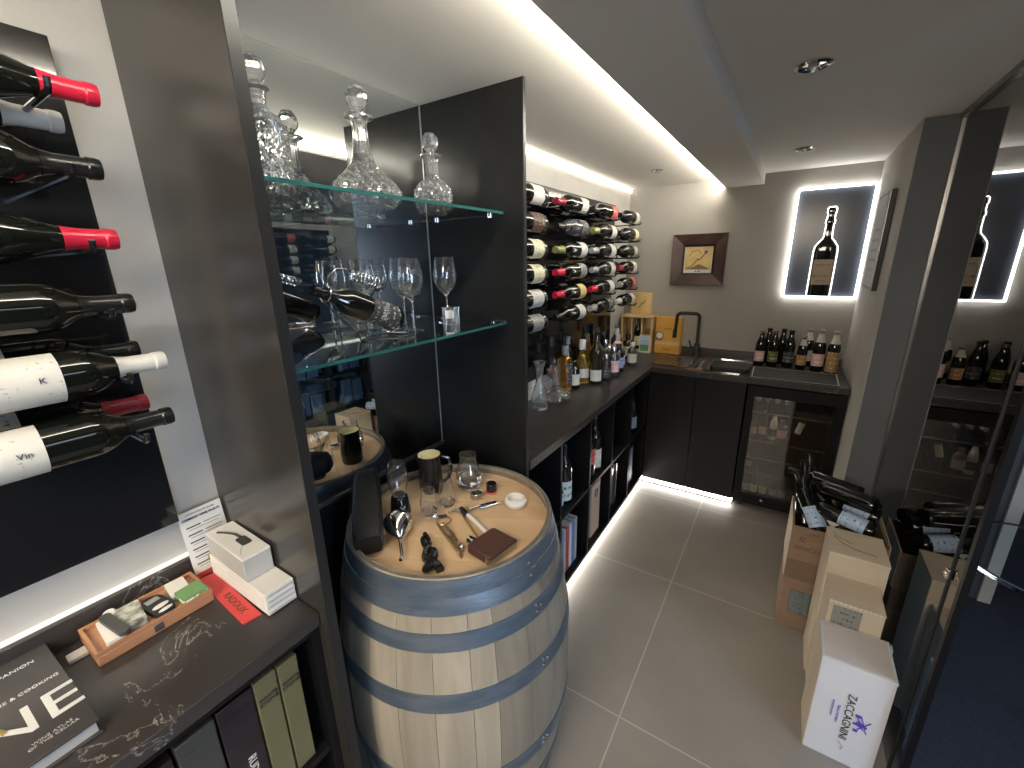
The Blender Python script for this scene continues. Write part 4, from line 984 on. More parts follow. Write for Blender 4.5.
for x, y, w in ((-.852, .826, 'nearer the camera'), (-.838, .893, 'nearer the back')):
    tumbler('small_glass', 'small clear tumbler on the barrel, the one of the two ' + w, x, y, Z1, sg, group='small tumblers on the barrel')
t = L('steel ball bottle stopper beside the small tumblers', 'bottle_stopper', 'stopper', -.815, .805)
part('ball', MB().sphere((-.812, .807, Z1 + .013), .013, 20), 'chrome', t); part('stem', MB().tube([(-.812, .807, Z1 + .010), (-.79, .835, Z1 + .006)], .005, 10), 'rubber', t)
# leather pouch lying on the rim at the left
t = thing('leather_pouch', 'black leather bottle pouch leaning on the left rim of the barrel', 'pouch', (-.94, .67, HZ))
pz = Vector((-1.063, .772, 1.003)); pa = Vector((-.842, .590, .938))
d = (pa - pz).normalized(); bm_ = plane_m(pz, d, (0, 0, 1)); Ln = (pa - pz).length
m = MB()
prf = [(0, .012, .016), (.01, .030, .030), (.05, .037, .042), (.12, .040, .045), (.20, .041, .044), (Ln - .02, .040, .040), (Ln, .034, .032)]
vs = []; fs = []; n = 16
for i, (x, w, hh) in enumerate(prf):
    for k in range(n):
        a = 2 * PI * k / n; cc, ss = cos(a), sin(a); p_ = .45
        vs.append((x, hh * abs(ss) ** p_ * (1 if ss > 0 else -1), w * abs(cc) ** p_ * (1 if cc > 0 else -1)))
for i in range(len(prf) - 1):
    for k in range(n): fs.append((i * n + k, i * n + (k + 1) % n, (i + 1) * n + (k + 1) % n, (i + 1) * n + k))
fs += [tuple(range(n))[::-1], tuple(range((len(prf) - 1) * n, len(prf) * n))]
m.add(vs, fs, bm_); part('pouch_body', m, 'leather', t, ang=60)
m = MB(); m.tube([(0.02, .046, -.036), (.12, .049, -.041), (Ln - .02, .043, -.041)], .0012, 6, bm_).tube([(0.02, .046, .036), (.12, .049, .041), (Ln - .02, .043, .041)], .0012, 6, bm_); part('stitching', m, 'black', t)
# funnel
t = L('polished steel wine funnel lying near the front of the barrel head', 'wine_funnel', 'funnel', -.83, .70)
fa = Vector((-.858, .706, Z1 + .041)); fd = Vector((.105, -.085, -.030)).normalized()
fm = Matrix.Translation(fa) @ basis(fd).to_4x4()
part('cone', MB().lathe([(.040, 0), (.041, .002), (.040, .012), (.033, .034), (.018, .056), (.008, .066), (.0065, .068), (.0165, .055), (.031, .034), (.038, .012), (.038, .0), (.040, 0)], 36, fm), 'chrome', t)
part('spout', MB().tube([fm @ Vector((0, 0, .062)), fm @ Vector((0, 0, .11)), fm @ Vector((0, .002, .128)), fm @ Vector((-.004, .004, .142))], .005, 12, caps=False), 'chrome', t)
solo('bottle_collar', 'small grey leaf-shaped drip strip behind the funnel', 'collar', MB().prism([(-.945, .70), (-.935, .725), (-.915, .74), (-.895, .735), (-.905, .722), (-.925, .712), (-.938, .695)], Z1, Z1 + .006), 'grey_glass', bevel=.001)
# black waiter's friend in coils
t = L('black plastic corkscrew with looped handle at the front of the barrel', 'corkscrew', 'corkscrew', -.70, .67)
m = MB()
P0 = Vector((-.775, .725, Z1 + .012)); P1 = Vector((-.655, .632, Z1 + .013)); dd = (P1 - P0); nn = Vector((-dd.y, dd.x, 0)).normalized()
pts = []
for k in range(41):
    u = k / 40; s = sin(u * PI * 2.5) * .014 * (.5 + .7 * u); pts.append(P0 + dd * u + nn * s + Vector((0, 0, .005 * cos(u * PI * 5))))
m.tube(pts, .007, 12, radii=[.006 + .0055 * (k / 40) for k in range(41)]); part('looped_handle', m, 'jug_black', t)
m = MB(); pts = []
for k in range(41):
    u = k / 40; s = -sin(u * PI * 2.5) * .014 * (.5 + .7 * u); pts.append(P0 + dd * u + nn * s + Vector((0, 0, .002 - .005 * cos(u * PI * 5))))
m.tube(pts, .007, 12, radii=[.006 + .0055 * (k / 40) for k in range(41)]); part('second_loop', m, 'jug_black', t)
# concertina corkscrew
t = L('brass concertina lever corkscrew in the middle of the barrel head', 'corkscrew', 'corkscrew', -.72, .76)
A = Vector((-.815, .805, Z1 + .005)); B = Vector((-.632, .715, Z1 + .005)); dd = B - A; nn = Vector((-dd.y, dd.x, 0)).normalized()
m = MB(); m.tube([A + dd * .18, A + dd * .45, A + dd * .92], .0042, 8); part('arm', m, 'brass', t)
m = MB(); m.tube([A + dd * .16 + nn * .016, A + dd * .44 + nn * .018, A + dd * .90 + nn * .012], .0035, 8); part('arm', m, 'brass', t)
for k in range(4):
    u = .5 + k * .09; m = MB(); m.tube([A + dd * u, A + dd * (u + .045) + nn * .015 + Vector((0, 0, .004))], .003, 6); part('link', m, 'brass', t)
m = MB(); m.tube([A + nn * .02 + dd * .12 + Vector((.022 * cos(q_ / 20 * 2 * PI), .022 * sin(q_ / 20 * 2 * PI), 0)) for q_ in range(21)], .0022, 6); part('ring', m, 'brass', t)
m = MB()
m.tube([A + dd * (.9 + .1 * q_ / 30) + Vector((0, 0, .004 * sin(q_))) + nn * .004 * cos(q_) for q_ in range(31)], .0016, 6); part('worm', m, 'brass', t)
# foil cutter / crossed pipette
t = L('clear pipette with dark ends lying toward the flask', 'pipette', 'pipette', -.68, .84)
A = Vector((-.772, .885, Z1 + .008)); B = Vector((-.592, .812, Z1 + .008)); dd = B - A
part('tube', MB().tube([A, B], .0062, 12), 'oil_white', t, label='translucent pale tube'); part('end_cap', MB().tube([A - dd * .02, A + dd * .2], .0078, 12), 'jug_black', t); part('end_cap', MB().tube([B - dd * .07, B + dd * .06], .0085, 12), 'jug_black', t)
t = L('thin wooden handled tool crossing beside the pipette', 'bar_spoon', 'spoon', -.72, .84)
part('rod', MB().tube([(-.80, .855, Z1 + .004), (-.765, .872, Z1 + .004), (-.64, .80, Z1 + .004)], .0028, 8), 'brass', t); part('hook', MB().tube([(-.80, .855, Z1 + .004), (-.79, .875, Z1 + .005), (-.775, .882, Z1 + .006)], .0035, 8), 'steel', t)
# hip flask
t = L('brown leather covered hip flask on the right of the barrel head', 'hip_flask', 'flask', -.60, .78)
fr = T_(-.584, .782, Z1) @ R_(-.16, 'Z')
o_ = rrect(0, 0, .088, .106, .012); vs = []; n = len(o_)
for zz, sc2 in ((0, .93), (.005, 1), (.020, 1), (.026, .93)):
    vs += [(x * sc2, y * sc2, zz + .002) for x, y in o_]
fs = [tuple(range(n))[::-1], tuple(range(3 * n, 4 * n))] + [(i * n + k, i * n + (k + 1) % n, (i + 1) * n + (k + 1) % n, (i + 1) * n + k) for i in range(3) for k in range(n)]
part('flask_body', MB().add(vs, fs, fr), 'brown_leather', t)
part('steel_base', MB().prism(rrect(.036, 0, .024, .1085, .010), .0045, .0235, fr), 'steel', t, label='bare steel end')
part('neck', MB().tube([fr @ Vector((-.042, -.02, .014)), fr @ Vector((-.052, -.02, .014))], .009, 16), 'steel', t)
part('cap', MB().tube([fr @ Vector((-.052, -.02, .014)), fr @ Vector((-.067, -.02, .014))], .0115, 16), 'chrome', t)
# little things
t = L('small silver ring filled black, at the back of the barrel head', 'drip_ring', 'ring', -.782, .982)
part('ring_band', MB().lathe([(.019, 0), (.0205, .002), (.0205, .017), (.0185, .019), (.0165, .018), (.0165, .004), (.019, 0)], 32, T_(-.782, .975, Z1)), 'steel', t); part('felt_core', MB().lathe([(0, .002), (.0163, .002), (.0163, .0135), (0, .0135)], 28, T_(-.782, .975, Z1)), 'rubber', t)
t = L('short black stopper with red band at the back of the barrel head', 'black_stopper', 'stopper', -.757, 1.03)
part('cap_body', MB().lathe([(0, .008), (.017, .008), (.018, .012), (.018, .034), (.015, .037), (0, .037)], 28, T_(-.757, 1.025, Z1)), 'jug_black', t); part('red_band', MB().lathe([(0, 0), (.0185, 0), (.0185, .0078), (0, .0078)], 28, T_(-.757, 1.025, Z1)), 'art_red', t)
t = L('round white ceramic dish on the right of the barrel head', 'ceramic_dish', 'dish', -.645, 1.005)
part('dish_body', MB().lathe([(0, 0), (.024, 0), (.033, .008), (.036, .018), (.033, .027), (.028, .030), (.025, .028), (.027, .020), (.024, .008), (0, .006)], 36, T_(-.645, 1.0, Z1)), 'ceramic', t)
t = L('folded chrome and black pocket tool on the barrel head', 'pocket_tool', 'tool', -.725, .94)
A = Vector((-.748, .905, Z1 + .006)); B = Vector((-.700, .975, Z1 + .006)); dd = B - A; nn = Vector((-dd.y, dd.x, 0)).normalized()
part('handle', MB().tube([A + dd * .35, A + dd * .95], .007, 10), 'jug_black', t); part('blade', MB().tube([A - dd * .1, A + dd * .5 + nn * .008], .0045, 8), 'chrome', t); part('lever', MB().tube([A + dd * .3 - nn * .009, A + dd * 1.1 - nn * .006], .0035, 8), 'steel', t)
solo('glass_marble', 'small clear glass stopper beside the hip flask cap', 'stopper', MB().sphere((-.655, .742, Z1 + .009), .009, 16), 'steel')

# ------------------------------------------------------------------ decanters on the upper shelf
ZU = 1.8005
def cut(n, a, k): return lambda t, z: 1 - a * (abs(sin(n * t + z * k)) * abs(sin(n * t - z * k)))
t = thing('crystal_decanter', 'tall square cut crystal decanter with ball stopper beside the near panel', 'decanter', (-1.0, .575, ZU))
def sq(t_, z):
    s = 1 / max(abs(cos(t_)), abs(sin(t_))); s = min(s, 1.22) if z < .135 else 1 + (min(s, 1.22) - 1) * max(0, 1 - (z - .135) / .02)
    return s * (1 - (.11 * abs(sin(6 * t_ + z * 130)) * abs(sin(6 * t_ - z * 130)) if .01 < z < .14 else 0))
zz = [i * .14 / 22 for i in range(23)]
part('decanter_body', MB().lathe([(0, 0)] + [(.043, z) for z in zz] + [(.036, .155), (.020, .165), (.016, .175), (.017, .185), (.019, .20), (.026, .206), (.024, .209), (.012, .205), (.011, .17), (0, .165)], 72, T_(-1.0, .575, ZU) @ R_(.5, 'Z'), sq), 'crystal', t, ang=20)
part('stopper', MB().lathe([(0, .19), (.010, .19), (.011, .212), (.014, .216), (.021, .224), (.025, .236), (.025, .246), (.020, .258), (.010, .266), (0, .268)], 14, T_(-1.0, .575, ZU)), 'crystal', t, ang=10, label='faceted ball stopper')
t = thing('crystal_decanter', 'wide-based ship decanter of cut crystal in the middle of the upper shelf', 'decanter', (-1.0, .835, ZU))
bp_ = [(0, 0), (.060, 0), (.066, .006), (.079, .022), (.080, .034), (.072, .050), (.056, .068), (.040, .084), (.028, .100), (.022, .118), (.0175, .15), (.016, .19), (.0175, .203), (.029, .209), (.029, .215), (.018, .219)]
def dens(p, n=3):
    o = [p[0]]
    for (a, b), (c, d) in zip(p, p[1:]):
        for k in range(1, n + 1): o.append((a + (c - a) * k / n, b + (d - b) * k / n))
    return o
part('decanter_body', MB().lathe(dens(bp_) + [(.011, .215), (.011, .15), (.012, .125), (0, .110)], 80, T_(-1.0, .835, ZU) @ Matrix.Diagonal((1.2, 1.2, 1, 1)), lambda a, z: 1 - (.17 * abs(sin(9 * a + z * 90)) * abs(sin(9 * a - z * 90)) if .008 < z < .09 else (.05 * abs(sin(4 * a)) if .1 < z < .2 else 0))), 'crystal', t, ang=20)
part('stopper', MB().lathe([(0, .20), (.009, .20), (.011, .222), (.016, .228), (.025, .240), (.028, .252), (.026, .266), (.016, .280), (0, .284)], 12, T_(-1.0, .835, ZU)), 'crystal', t, ang=10, label='faceted ball stopper')
t = thing('crystal_decanter', 'small globe-shaped cut crystal decanter near the tall divider', 'decanter', (-1.0, 1.10, ZU))
bp_ = [(0, 0), (.030, 0), (.034, .005), (.045, .025), (.049, .048), (.046, .070), (.034, .090), (.019, .100), (.0165, .11), (.0165, .150), (.018, .160), (.026, .164), (.026, .169), (.016, .172)]
part('decanter_body', MB().lathe(dens(bp_) + [(.010, .168), (.010, .115), (0, .108)], 64, T_(-1.0, 1.10, ZU) @ Matrix.Diagonal((1.28, 1.28, 1, 1)), lambda a, z: 1 - .2 * abs(sin(6 * a + z * 120)) * abs(sin(6 * a - z * 120)) * (.005 < z < .16)), 'crystal', t, ang=20)
part('stopper', MB().lathe([(0, .155), (.009, .155), (.010, .175), (.013, .180), (.022, .192), (.025, .205), (.022, .219), (.012, .229), (0, .231)], 16, T_(-1.0, 1.10, ZU) @ Matrix.Diagonal((1.1, 1.1, 1, 1)), cut(5, .12, 110)), 'crystal', t, ang=12, label='round cut stopper')

# ---- lower shelf
ZM = 1.4505
wg = [(0, 0), (.032, 0), (.032, .0015), (.006, .006), (.0035, .015), (.0033, .085), (.008, .094), (.026, .110), (.037, .135), (.039, .158), (.034, .195), (.030, .215), (.0292, .215), (.0331, .195), (.038, .158), (.036, .1355), (.025, .1115), (.006, .098), (0, .0975)]
def wineglass(label, x, y, s=1.):
    t = thing('wine_glass', label, 'glass', (x, y, ZM), 'wine glasses on the lower glass shelf')
    part('bowl_and_stem', MB().lathe([(r * s, z * s) for r, z in wg], 36, T_(x, y, ZM)), 'clear', t)
wineglass('stemmed wine glass beside the tilted bottle, nearest the shelf front', -.955, .925, .98)
wineglass('stemmed wine glass behind, nearer the mirror, in the middle of the cluster', -1.055, .985, 1.0)
wineglass('stemmed wine glass at the back left of the cluster by the mirror', -1.085, .86, .98)
wineglass('stemmed wine glass standing alone on the right by the black divider', -.985, 1.115, 1.0)
t = thing('shot_glass', 'thick based square shot glass with white sticker in front of the lone wine glass', 'glass', (-.935, 1.075, ZM))
part('glass_block', MB().prism(rrect(-.935, 1.075, .042, .042, .006), ZM, ZM + .056), 'crystal', t)
part('sticker', MB().box(-.013, .013, -.0005, .0005, .022, .048, T_(-.935, 1.075, ZM) @ R_(.55, 'Z') @ T_(0, -.0245, 0)), 'paper', t)
# tilted bottle in wire holder
b0 = Vector((-.955, .860, 1.492)); b1 = Vector((-.955, .61, 1.592)); ax = (b1 - b0).normalized()
bt = bottle('dark wine bottle lying tilted in a silver spiral holder', b0, 'bordeaux', 'dark_glass', 'black_cap', 'l_dark', ax, (1, 0, .3), .90, lz=(.02, .125), arc=1.5)
lettering('VALDO', .015, 'white_print', bt, plane_m(b0 + ax * .070 + Vector((.0352, 0, .004)), ax.cross(Vector((1, 0, 0))), ax))
t = thing('wire_bottle_holder', 'silver spiral wire holder carrying the tilted bottle', 'bottle holder', (-.93, .72, ZM))
m = MB()
side = Vector((1, 0, 0)); upn = side.cross(ax).normalized(); upn = upn if upn.z > 0 else -upn
def bp2(u, a, r): return b0 + ax * u + side * (r * cos(a)) + upn * (r * sin(a))
ring = [bp2(.235, a_ / 16 * 2 * PI, .020) for a_ in range(17)]
m.tube(ring, .0022, 8); part('neck_ring', m, 'chrome', t)
m = MB(); m.tube([bp2(.02, -PI / 2 - 1.2 + a_ * 2.4 / 12, .042) for a_ in range(13)], .0022, 8); part('base_cradle', m, 'chrome', t)
m = MB(); c0 = bp2(.235, PI / 2, .020); cA = Vector((-.955, .72, 1.622)); cB = Vector((-.955, .81, 1.597))
arch = [c0, c0 + Vector((0, .005, .022)), c0 + Vector((0, .03, .040)), cA + Vector((0, -.01, .014)), cA + Vector((0, 0, .012))]
m.tube(arch, .0022, 8); part('arch_wire', m, 'chrome', t)
m = MB(); dirc = (cB - cA); nc = Vector((1, 0, 0)); uc = nc.cross(dirc.normalized())
m.tube([cA + dirc * (k / 96) + nc * (.013 * cos(k / 96 * 2 * PI * 8)) + uc * (.013 * sin(k / 96 * 2 * PI * 8)) for k in range(97)], .0022, 8); part('coil', m, 'chrome', t)
m = MB(); m.tube([bp2(.235, -PI / 2, .020), bp2(.235, -PI / 2, .03) + Vector((0, .05, -.04)), Vector((-.95, .71, ZM + .035)), Vector((-.95, .725, ZM + .0025))], .0026, 8)
m.tube([Vector((-.95, .725, ZM + .0025)), Vector((-.87, .78, ZM + .0025)), Vector((-.87, .84, ZM + .0025)), Vector((-.93, .87, ZM + .0025)), Vector((-.98, .84, ZM + .0025)), Vector((-.98, .78, ZM + .0025)), Vector((-.95, .725, ZM + .0025))], .0024, 8)
m.tube([Vector((-.93, .87, ZM + .0025)), bp2(.02, -PI / 2, .042)], .0022, 8); part('stand_wire', m, 'chrome', t)

# ------------------------------------------------------------------ near worktop things
ZC = HC + .0005
# cigar box
t = thing('cigar_box', 'open orange brown wooden cigar box full of small cards', 'box', (-1.09, .19, HC))
qx0, qx1, qy0, qy1 = -1.118, -1.008, .094, .292
part('base', MB().box(qx0, qx1, qy0, qy1, ZC, ZC + .022), 'cigar', t, bevel=.002)
m = ring_prism([(qx0, qy0), (qx1, qy0), (qx1, qy1), (qx0, qy1)], [(qx0 + .006, qy0 + .006), (qx1 - .006, qy0 + .006), (qx1 - .006, qy1 - .006), (qx0 + .006, qy1 - .006)], ZC + .022, ZC + .030)
part('rim', m, 'cigar', t, smooth=False)
part('clasp', MB().box(qx1 + .0002, qx1 + .002, .182, .198, ZC + .006, ZC + .022), 'steel', t, bevel=.0006)
def slab(name, label, cat, cx, cy, w, l, z0, h, ang, mat, group='cards in the cigar box', r=.003):
    return solo(name, label, cat, MB().prism(rrect(0, 0, w, l, r), z0, z0 + h, T_(cx, cy, 0) @ R_(ang, 'Z')), mat, group)
zt = ZC + .0225
slab('white_card', 'plain white card at the near end of the cigar box', 'card', -1.062, .131, .085, .030, zt, .010, -.05, 'paper')
slab('patterned_card', 'grey marbled card pack in the cigar box', 'card', -1.068, .163, .080, .044, zt, .014, -.10, 'zebra')
slab('knife_case', 'dark grey green folding knife case across the cigar box', 'case', -1.060, .138, .095, .019, zt + .0105, .008, .12, 'grey_box', r=.009)
t = thing('cigar_cutter', 'black oval cigar cutter with two finger holes in the cigar box', 'cutter', (-1.055, .207, zt))
cm = T_(-1.055, .207, 0) @ R_(.15, 'Z')
part('cutter_body', MB().prism(rrect(0, 0, .080, .040, .0195), zt, zt + .012, cm), 'rubber', t, bevel=.001)
part('finger_hole', MB().prism([(.012 + .010 * cos(k / 16 * 2 * PI) * .7, .015 * sin(k / 16 * 2 * PI)) for k in range(16)], zt + .0121, zt + .0130, cm), 'paper', t)
part('finger_hole', MB().prism([(.031 + .008 * cos(k / 16 * 2 * PI) * .6, .013 * sin(k / 16 * 2 * PI)) for k in range(16)], zt + .0121, zt + .0130, cm), 'paper', t)
part('print', MB().box(-.028, -.012, -.012, .012, zt + .0121, zt + .0126, cm), 'l_grey', t)
slab('white_card', 'white card with small printed name in the far half of the cigar box', 'card', -1.080, .252, .058, .036, zt, .012, -.1, 'lines')
slab('seed_packet', 'green and white floral packet hanging over the corner of the cigar box', 'packet', -1.035, .262, .045, .046, zt, .016, .1, 'green_card')
solo('porcelain_disc', 'small white round disc at the back edge of the cigar box', 'disc', MB().lathe([(0, 0), (.011, 0), (.012, .006), (.009, .010), (0, .010)], 20, T_(-1.108, .142, ZC + .0305)), 'ceramic')
solo('metal_bar', 'short pale grey bar sticking out under the near end of the cigar box', 'bar', MB().box(-1.09, -1.065, .065, .0935, ZC, ZC + .008), 'grey_card', bevel=.001)
# book
t = thing('wine_book', 'large charcoal hardback book with gold and white title at the left edge', 'book', (-1.02, -.02, HC))
bk = T_(-.995, -.060, 0) @ R_(.03, 'Z')
part('cover', MB().box(-.150, .150, -.135, .115, ZC + .026, ZC + .030, bk), 'book', t, bevel=.001)
part('cover', MB().box(-.150, .150, -.135, .115, ZC, ZC + .004, bk), 'book', t, bevel=.001)
part('pages', MB().box(-.144, .144, -.13, .111, ZC + .004, ZC + .026, bk), 'grey_card', t)
def bt_(txt, x, y, s, mat='white_print', **k): lettering(txt, s, mat, t, bk @ plane_m((x, y, ZC + .0304), (0, 1, 0), (-1, 0, 0)), **k)
bt_('NE', .055, .055, .10, bold=.0); bt_('DIVINE WINE & COOKING', -.02, .045, .0105); bt_('A COMPANION', -.095, .05, .012); bt_('WINE ATLAS\nOF THE CELLAR', .118, .07, .008, 'grey_card')
m = MB(); m.tube([bk @ Vector((.055 + .03 * cos(k / 20 * 2 * PI), .0 + .03 * sin(k / 20 * 2 * PI), ZC + .031)) for k in range(5, 19)], .0035, 6); part('gold_swirl', m, 'gold_cap', t)
# card stand: wine faults card
t = thing('info_card', 'upright printed card about wine faults leaning against the wall', 'card', (-1.135, .345, HC))
cmx = plane_m((-1.118, .300, ZC), (0, 1, 0), (-.14, 0, 1))
part('card_sheet', MB().box(0, .092, 0, .170, -.0006, .0006, cmx), 'paper', t)
part('red_foot', MB().box(0, .092, 0, .012, .0007, .0010, cmx), 'red_card', t)
lettering('COMMON WINE FAULTS', .0072, 'ink', t, cmx @ Matrix.Translation((.046, .150, .001)), bold=.0003)
lettering('A SHORT GUIDE FOR TASTERS', .0045, 'ink', t, cmx @ Matrix.Translation((.046, .161, .001)))
m = MB()
for k in range(6):
    m.box(.010, .010 + .030, .128 - k * .019, .131 - k * .019, .0007, .0010, cmx).box(.046, .084, .129 - k * .019, .1305 - k * .019, .0007, .0010, cmx)
    m.box(.014, .080, .122 - k * .019, .123 - k * .019, .0007, .0009, cmx)
part('print_lines', m, 'ink', t)
# red card
t = thing('red_booklet', 'red booklet with dark lettering lying on the near worktop', 'booklet', (-.99, .31, HC))
rc = [(-1.110, .300), (-.878, .290), (-.872, .326), (-1.104, .334)]
part('cover', MB().prism(rc, ZC, ZC + .003), 'red_card', t)
lettering('RADOUX', .022, 'brown_ink', t, plane_m((-.955, .311, ZC + .0034), (1, -.04, 0), (.04, 1, 0)))
# stack of boxed glasses leaflets
for i in range(4):
    t = thing('boxed_set', 'white flat printed box in the pile by the tall panel, %s' % ['lowest', 'second lowest', 'third from the bottom', 'topmost of the flat ones'][i], 'box', (-.97, .365, ZC + i * .0125), 'flat white boxes piled beside the panel')
    z0 = ZC + .0035 + i * .0135
    o_ = .001 * (i % 2)
    part('carton', MB().box(-1.105 + o_, -.850 - o_, .331, .394, z0, z0 + .0125), 'paper', t, bevel=.001)
    part('print', MB().box(-.8505 - o_, -.8495 - o_, .336, .390, z0 + .003, z0 + .006), 'grey_card', t)
z1 = ZC + .0035 + 4 * .0135
t = thing('boxed_decanter_tool', 'white box with a drawn grey pourer on its lid, on top of the flat pile', 'box', (-1.0, .36, z1))
bxm = T_(-1.005, .362, 0) @ R_(-.02, 'Z')
part('carton', MB().box(-.095, .085, -.030, .030, z1, z1 + .058, bxm), 'grey_card', t, bevel=.0015)
part('lid', MB().box(-.0955, .0855, -.0305, .0305, z1 + .054, z1 + .0588, bxm), 'paper', t, bevel=.0012)
m = MB(); zz_ = z1 + .0592
m.tube([bxm @ Vector(v) for v in ((-.072, -.014, zz_), (-.055, -.004, zz_), (-.030, .006, zz_), (-.004, .008, zz_))], .003, 6)
part('drawn_arm', m, 'grey_box', t)
part('drawn_head', MB().prism(rrect(.014, .006, .040, .022, .006), zz_ - .0003, zz_ + .0008, bxm), 'grey_box', t)
m = MB(); m.tube([bxm @ Vector(v) for v in ((.030, .004, zz_), (.036, -.008, zz_), (.050, -.018, zz_), (.064, -.022, zz_))], .0008, 6); part('drawn_line', m, 'grey_card', t)
part('yellow_tab', MB().box(-1.107, -1.100, .3295, .3305, ZC + .044, ZC + .056), 'yellow_spirit', t)

# ------------------------------------------------------------------ crates by the glass
def crate(name, label, x0, x1, y0, y1, z0, z1, mat, lid=True, group=None):
    t = thing(name, label, 'crate', ((x0 + x1) / 2, (y0 + y1) / 2, z0), group)
    part('body', MB().box(x0, x1, y0, y1, z0, z1 - .0105), mat, t, bevel=.0015, smooth=False)
    part('lid', MB().box(x0 - .0015, x1 + .0015, y0 - .0015, y1 + .0015, z1 - .010, z1), mat, t, bevel=.0015, smooth=False)
    return t
GC = 'wooden wine crates standing by the glass'
t = crate('wine_crate', 'white wine crate on end with dark lettering and purple emblem, foremost of the stack', .248, .434, 1.44, 1.612, .001, .400, 'white_box', group=GC)
part('side_board', MB().box(.2462, .2478, 1.442, 1.612, .002, .388), 'crate', t, smooth=False)
part('top_liner', MB().box(.2525, .4275, 1.447, 1.606, .4002, .4012), pbr('cream_liner', (.62, .56, .53), .6), t)
part('corner_tab', MB().box(.4365, .4395, 1.570, 1.600, .32, .405), 'white_box', t, bevel=.002)
# text runs down the front face (front normal -y): letters rotated a quarter turn
def ft(txt, x, z, s, mat='ink', **k): lettering(txt, s, mat, t, plane_m((x, 1.4375, z), (0, 0, -1), (1, 0, 0)), **k)
ft('ZACCAGNINI', .342, .200, .031); ft('TRALCI DI VINO', .316, .200, .010, 'purple'); ft('MONTEPULCIANO', .300, .215, .008, 'purple')
m = MB(); my = 1.4372
m.box(.358, .394, my - .0003, my + .0003, .185, .193).tube([(.365, my, .220), (.385, my, .175)], .0022, 6).tube([(.372, my, .170), (.400, my, .215)], .0016, 6).tube([(.395, my, .165), (.375, my, .225)], .0016, 6)
m.lathe([(0, 0), (.010, 0), (.010, .0008), (0, .0008)], 16, T_(.374, 1.4378, .192) @ R_(PI / 2, 'X')).box(.360, .376, my - .0003, my + .0003, .218, .228).box(.362, .374, my - .0003, my + .0003, .158, .168)
part('emblem', m, 'purple', t, label='purple emblem')
m = MB(); m.tube([(.335, my, .09), (.350, my, .075), (.345, my, .06)], .0012, 6); part('small_mark', m, 'grey_card', t)
t = crate('wine_crate', 'pale wooden crate with grey pasted label, between the white crate and the tallest one', .262, .414, 1.622, 1.775, .001, .488, 'crate2', group=GC)
part('pasted_label', MB().box(.275, .355, 1.6190, 1.6203, .385, .470), 'l_grey', t)
m = MB()
for k in range(11): m.box(.264 + k * .0135, .270 + k * .0135, 1.6192, 1.6204, .481, .4875)
part('dovetails', m, 'white_print', t)
t = crate('wine_crate', 'pale wooden crate with curved grain, in front of the open bottle carton', .256, .432, 1.780, 1.965, .001, .578, 'crate2', group=GC)
m = MB(); m.tube([(.275, 1.90, .5785), (.30, 1.86, .5785), (.34, 1.835, .5785), (.40, 1.825, .5785)], .0012, 6).tube([(.275, 1.93, .5785), (.29, 1.90, .5785), (.33, 1.87, .5785)], .001, 6); part('grain_lines', m, 'brown_ink', t)
t = crate('wine_carton', 'closed brown carton with a clear shipping label under the bottle carton', .147, .470, 2.0, 2.28, .001, .258, 'carton')
part('shipping_label', MB().box(.185, .285, 1.9968, 1.9983, .09, .20), 'l_grey', t)
part('clear_pouch', MB().box(.18, .29, 1.9958, 1.9966, .085, .205), 'pane', t)
t = thing('wine_carton', 'open brown carton with vertical stamp, heaped with dark bottles', 'crate', (.31, 2.14, .26), None)
m = MB(); x0, x1, y0, y1, z0, z1 = .145, .470, 2.0, 2.28, .2595, .520; w = .008
m.box(x0, x1, y0, y0 + w, z0, z1).box(x0, x1, y1 - w, y1, z0, z1).box(x0, x0 + w, y0 + w, y1 - w, z0, z1).box(x1 - w, x1, y0 + w, y1 - w, z0, z1).box(x0 + w, x1 - w, y0 + w, y1 - w, z0, z0 + .01)
part('box_walls', m, 'carton', t, smooth=False)
part('dark_band', MB().box(x0 + .001, x1 - .001, y0 - .0012, y0 - .0002, .262, .355), 'carton_dark', t)
part('side_flap', MB().box(x0 - .003, x0 - .0003, y0 + .004, y1 - .004, z0 + .002, z1 + .004), 'crate', t)
part('side_flap', MB().box(x1 + .0003, x1 + .003, y0 + .004, y1 - .004, z0 + .1, z1 + .01), 'crate', t)
lettering('VINICOLA', .026, 'brown_ink', t, plane_m((.225, y0 - .0016, .42), (1, 0, 0), (0, 0, 1))); lettering('SL', .030, 'brown_ink', t, plane_m((.185, y0 - .0016, .462), (1, 0, 0), (0, 0, 1)), shear=.4)
lettering('12 BOT.', .014, 'brown_ink', t, plane_m((.225, y0 - .0016, .497), (1, 0, 0), (0, 0, 1)))
# bottles heaped in the carton: (base, direction)
heap = [((.420, 2.045, .555), (-.80, .30, .10), 'l_blue', 'front right, its pale label facing up'),
        ((.440, 2.125, .580), (-.80, .32, .14), 'l_blue', 'right side, second from the front'),
        ((.448, 2.205, .575), (-.80, .32, .16), None, 'right side at the back'),
        ((.330, 2.060, .505), (-.45, .62, .45), 'l_white', 'front middle, base down in the carton'),
        ((.250, 2.045, .480), (-.35, .55, .62), 'l_blue', 'front left with small label'),
        ((.195, 2.10, .470), (-.10, .40, .80), None, 'left edge of the heap, neck up'),
        ((.300, 2.17, .500), (-.40, .45, .55), None, 'middle of the heap'),
        ((.380, 2.19, .640), (-.82, .25, .05), None, 'lying across the top of the heap'),
        ((.225, 2.20, .480), (-.15, .35, .85), None, 'back left of the heap, neck up'),
        ((.415, 2.09, .650), (-.75, .35, -.02), None, 'topmost, lying over the labelled ones')]
